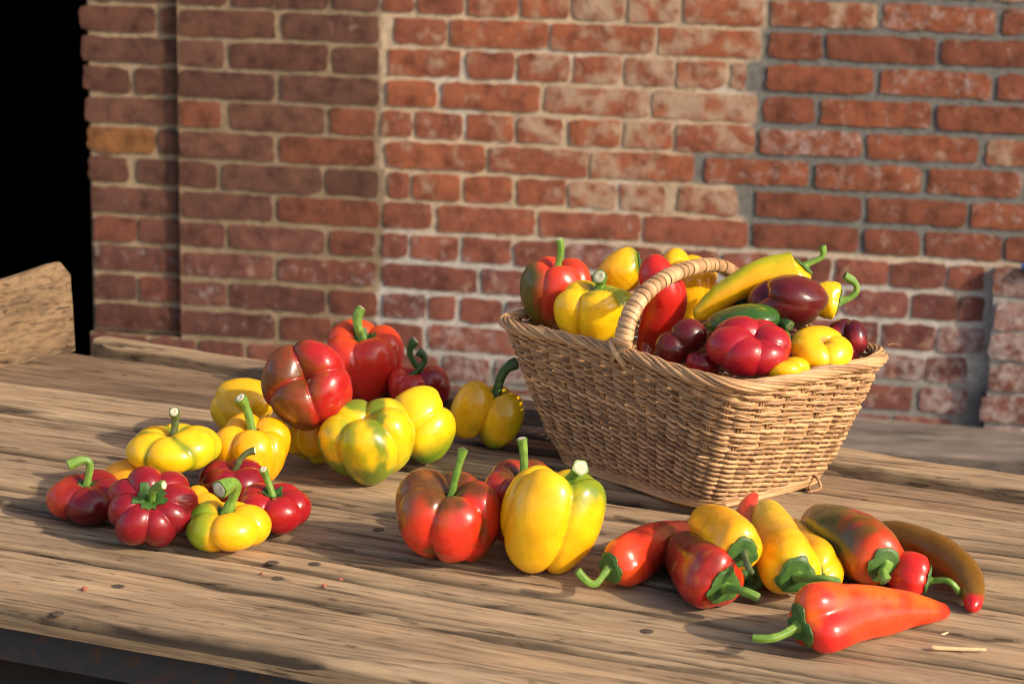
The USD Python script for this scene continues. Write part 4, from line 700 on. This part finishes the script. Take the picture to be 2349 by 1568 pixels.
long_pepper('pointed_pepper', 'brown, green and red pointed pepper with pale stem end, right half of the heap', [(2036, 1292, 48), (2012, 1272, 66), (1962, 1236, 70), (1906, 1206, 58), (1860, 1190, 36)], seed=15, base=(.36, .022, .010), patches=[(OLV, lambda i: .92 * G(-.25, .2, i.nz(1.) + .45 * (i.t - .4) - .5 * i.x - .2 * i.z)), (DGR, lambda i: .85 * G(.3, .7, i.t + .3 * i.nz(1.6) - .35 * i.x)), (ORR, lambda i: .7 * G(.22, .02, i.t + .1 * i.nz(1)))], lift=.004, stem=(2026, 1316, 2032, 1332, 13, .014, .02), smat=M_STEM, calr=1.2, tipt=.12)
long_pepper('pointed_pepper', 'short bright red pepper with ragged green calyx, between the brown pointed peppers', [(2134, 1325, 36), (2110, 1318, 47), (2068, 1302, 42), (2030, 1290, 34), (1990, 1278, 20)], seed=17, base=(.56, .018, .012), stem=(2166, 1330, 2200, 1358, 8, .010, .014, 1.), smat=M_STEM, calr=1.35, ldep=.12)
long_pepper('pointed_pepper', 'long olive brown curved pepper with red tip, far right of the pointed heap', [(1996, 1204, 16), (2020, 1214, 26), (2085, 1236, 40), (2160, 1272, 44), (2214, 1318, 38), (2232, 1366, 24), (2230, 1390, 16)], seed=19, base=(.125, .058, .003), patches=[(OLV, lambda i: .5 * G(.0, .8, i.nz(1.2))), ((.45, .012, .012), lambda i: G(.90, .95, i.t + .04 * i.nz(1.5)))], wob=.08, ldep=.05, capt=.06, tipt=.05)
long_pepper('pointed_pepper', 'large orange-red pointed pepper lying in front of the heap, stem to the left', [(1824, 1430, 56), (1860, 1418, 72), (1935, 1402, 67), (2010, 1396, 56), (2090, 1392, 38), (2140, 1394, 25), (2172, 1392, 12)], seed=23, base=(.58, .045, .010), patches=[((.50, .012, .012), lambda i: .9 * G(.25, .08, i.t + .08 * i.nz(1.2))), ((.66, .11, .008), lambda i: .8 * G(.0, .7, i.nz(1.1) + .5 * i.z - .1)), (OLV, lambda i: .7 * G(.35, .7, i.nz(1.5, 4) + .3 * (i.t > .7) - .1)), (RED, lambda i: .8 * G(.8, .95, i.t))], stem=(1800, 1452, 1728, 1462, 11, .010, .014, .9), smat=M_STEM, calr=.9, ldep=.24, tipt=.05)
# --- heaped in the basket
bell('bell_pepper', 'tall green and red bell pepper with upright stem, left end of the basket', (1192, 588, 1357, 756), (.02, -.05, 1), 4, .42, .57, h=.90, taper=.10, spin=.35, seed=83, base=(.50, .035, .012), patches=[((.06, .065, .008), lambda i: .95 * G(.1, .6, -i.x * .9 + .35 * i.nz(1.3))), ((.16, .10, .006), lambda i: .8 * G(.1, .7, -i.z * .9 + .3 * i.nz(1.4)))], depth=2.475, stem=(1286, 572, 1282, 549, 9, 0, 0, 1.1), smat=M_STEM, cal=.14, lev=5)
bell('bell_pepper', 'yellow bell pepper with green-ringed cut stem, left front in the basket', (1270, 642, 1457, 790), (.08, -.12, 1), 5, .43, .56, h=.80, taper=.14, spin=.3, seed=89, base=(.80, .46, .006), patches=[(GRN, lambda i: .9 * G(.50, .85, i.al * .8 + i.x * .35 + .35 * i.nz(2))), (LIME, lambda i: .5 * G(.3, .9, i.x + .4 * i.nz(1.6)))], depth=2.40, stem=(1378, 650, 1375, 634, 13, 0, .006, 1.3), smat=M_STEM, cal=.16)
long_pepper('pointed_pepper', 'yellow pointed pepper with dark stem behind the handle, back of the basket', [(1470, 600, 26), (1448, 606, 40), (1420, 630, 46), (1396, 660, 34), (1380, 690, 20)], seed=25, base=(.78, .40, .006), patches=[(GRN, lambda i: .9 * G(.16, .06, i.t + .05 * i.nz(2)))], depth=2.52, stem=(1462, 602, 1452, 612, 7), smat=M_STEMD, calr=.6)
long_pepper('pointed_pepper', 'glossy red pointed pepper standing on its tip beside the handle', [(1504, 606, 34, .02), (1512, 640, 44, .0), (1528, 690, 48), (1510, 740, 40), (1490, 780, 28), (1474, 820, 14, -.02)], seed=27, base=(.50, .016, .010), patches=[((.16, .022, .006), lambda i: .85 * G(.55, .95, i.t + .2 * i.nz(1.2)))], depth=2.42, wob=.08)
bell('bell_pepper', 'tall yellow bell pepper with knobbly end up, behind the handle at the back', (1512, 568, 1645, 748), (-.1, .1, -1), 4, .42, .57, h=1.05, taper=-.18, spin=.4, seed=97, base=(.74, .38, .006), patches=[(LIME, lambda i: .35 * G(.3, .9, i.nz(1.5)))], depth=2.50)
long_pepper('pointed_pepper', 'long yellow pointed pepper slanting up to the right over the basket, lime along its top', [(1850, 606, 30), (1832, 622, 42), (1770, 626, 38), (1700, 652, 30), (1640, 690, 25), (1596, 732, 17)], seed=29, base=(.80, .38, .005), patches=[(LIME, lambda i: .92 * G(.25, .85, i.z + .25 * i.nz(1.5) + .25 * (i.t - .5))), (GRN, lambda i: .4 * G(.75, 1.1, i.z + .3 * i.nz(1.5)))], depth=2.385, stem=(1882, 592, 1886, 564, 7, .0, .0, 1.3), smat=M_STEM, calr=.7, ldep=.12)
long_pepper('pointed_pepper', 'dark green pointed pepper with yellow underside behind the long yellow one', [(1730, 690, 30), (1700, 688, 34), (1668, 688, 30), (1645, 700, 18)], seed=31, base=(.020, .055, .012), patches=[(YEL, lambda i: G(.15, .4, -i.z + .1 * i.nz(2)))], depth=2.42)
bell('squat_pepper', 'dark maroon pepper on top of the heap at right, with a brown lobe', (1714, 629, 1902, 752), (.75, .25, -.45), 3, .34, .64, .86, h=.80, taper=0, spin=.3, gr=.03, seed=101, base=(.075, .005, .006), patches=[((.20, .010, .012), lambda i: .8 * G(.1, .8, i.nz(1.3) - i.x * .4)), ((.065, .035, .014), lambda i: .9 * G(.45, .8, i.x * .8 - i.z * .6 + .15 * i.nz(1.5)))], depth=2.345, skin=M_PEPD)
long_pepper('pointed_pepper', 'small yellow pepper with hooked green stem sticking out at the right of the heap', [(1922, 694, 34), (1904, 690, 42), (1880, 688, 36), (1850, 690, 26)], seed=33, base=(.78, .42, .006), patches=[(LIME, lambda i: .5 * G(.1, .8, i.nz(1.5) + i.z * .4))], depth=2.37, stem=(1962, 672, 1938, 632, 8, 0, 0, 1.3), smat=M_STEM, calr=1.0, ldep=.18)
bell('bell_pepper', 'green pepper between the long yellow and the large red pepper in the basket', (1617, 695, 1815, 815), (.75, -.25, .2), 4, .43, .57, h=.8, spin=.5, seed=103, base=(.030, .085, .012), patches=[((.012, .04, .010), lambda i: .6 * G(0, .8, i.nz(1.5))), (LIME, lambda i: .5 * G(.6, 1., i.nz(1.4, 4) + .4 * i.x))], depth=2.33, stem=(1796, 742, 1812, 748, 12, .02, .03), smat=M_STEMD, cal=.4, cutcol=False)
bell('squat_pepper', 'dark maroon two-lobed pepper by the rim, right of the standing red pointed one', (1503, 730, 1622, 838), (0, -1, .2), 2, .34, .62, .64, h=.62, gr=.03, taper=0, spin=0., hv=.04, dim=.1, seed=107, base=(.085, .005, .007), patches=[((.24, .012, .012), lambda i: .6 * G(.1, .9, i.nz(1.4)))], depth=2.29, skin=M_PEPD)
bell('squat_pepper', 'large crimson squat pepper, blossom end up, front and centre in the basket', (1619, 724, 1816, 865), (0, .50, -.80), 6, .40, .60, .66, h=.62, taper=0, spin=.05, gr=.035, bdim=.12, seed=109, base=(.27, .007, .014), patches=[((.36, .010, .014), lambda i: .7 * G(.0, .8, i.nz(1.5) + .3 * i.z)), (BRN, lambda i: .7 * G(.3, .6, i.nz(1.8, 4) - i.z * .5 - i.y * .2 - .25))], depth=2.245, k=18.)
bell('bell_pepper', 'yellow pepper with brown-specked dimple, right of the large crimson one in the basket', (1812, 746, 1957, 856), (-.1, .5, -.7), 3, .36, .62, .85, h=.66, taper=0, spin=.6, gr=.05, seed=113, base=(.80, .44, .006), patches=[(LIME, lambda i: .5 * G(.2, .8, i.nz(1.5))), ((.32, .14, .02), lambda i: .6 * G(.9, .99, -i.al + .06 * i.nz(4)))], depth=2.27)
bell('squat_pepper', 'very dark maroon pepper against the right rim of the basket', (1892, 730, 1992, 832), (.2, .5, -.5), 3, .38, .6, .80, h=.66, gr=.03, taper=0, spin=.5, seed=127, base=(.055, .004, .007), patches=[((.24, .010, .014), lambda i: .8 * G(.2, .7, i.nz(1.3)))], depth=2.325, skin=M_PEPD)
bell('squat_pepper', 'small yellow knobbly pepper squeezed under the large crimson one at the rim', (1752, 818, 1858, 878), (-.4, .3, .3), 4, .45, .55, h=.6, seed=131, base=(.80, .40, .005), depth=2.232, lev=4)
bell('squat_pepper', 'dark red pepper barely showing low inside the near rim, left of the large crimson one', (1572, 808, 1652, 880), (.1, .2, .8), 4, h=.7, seed=137, base=(.26, .008, .012), depth=2.262, lev=4, skin=M_PEPD)
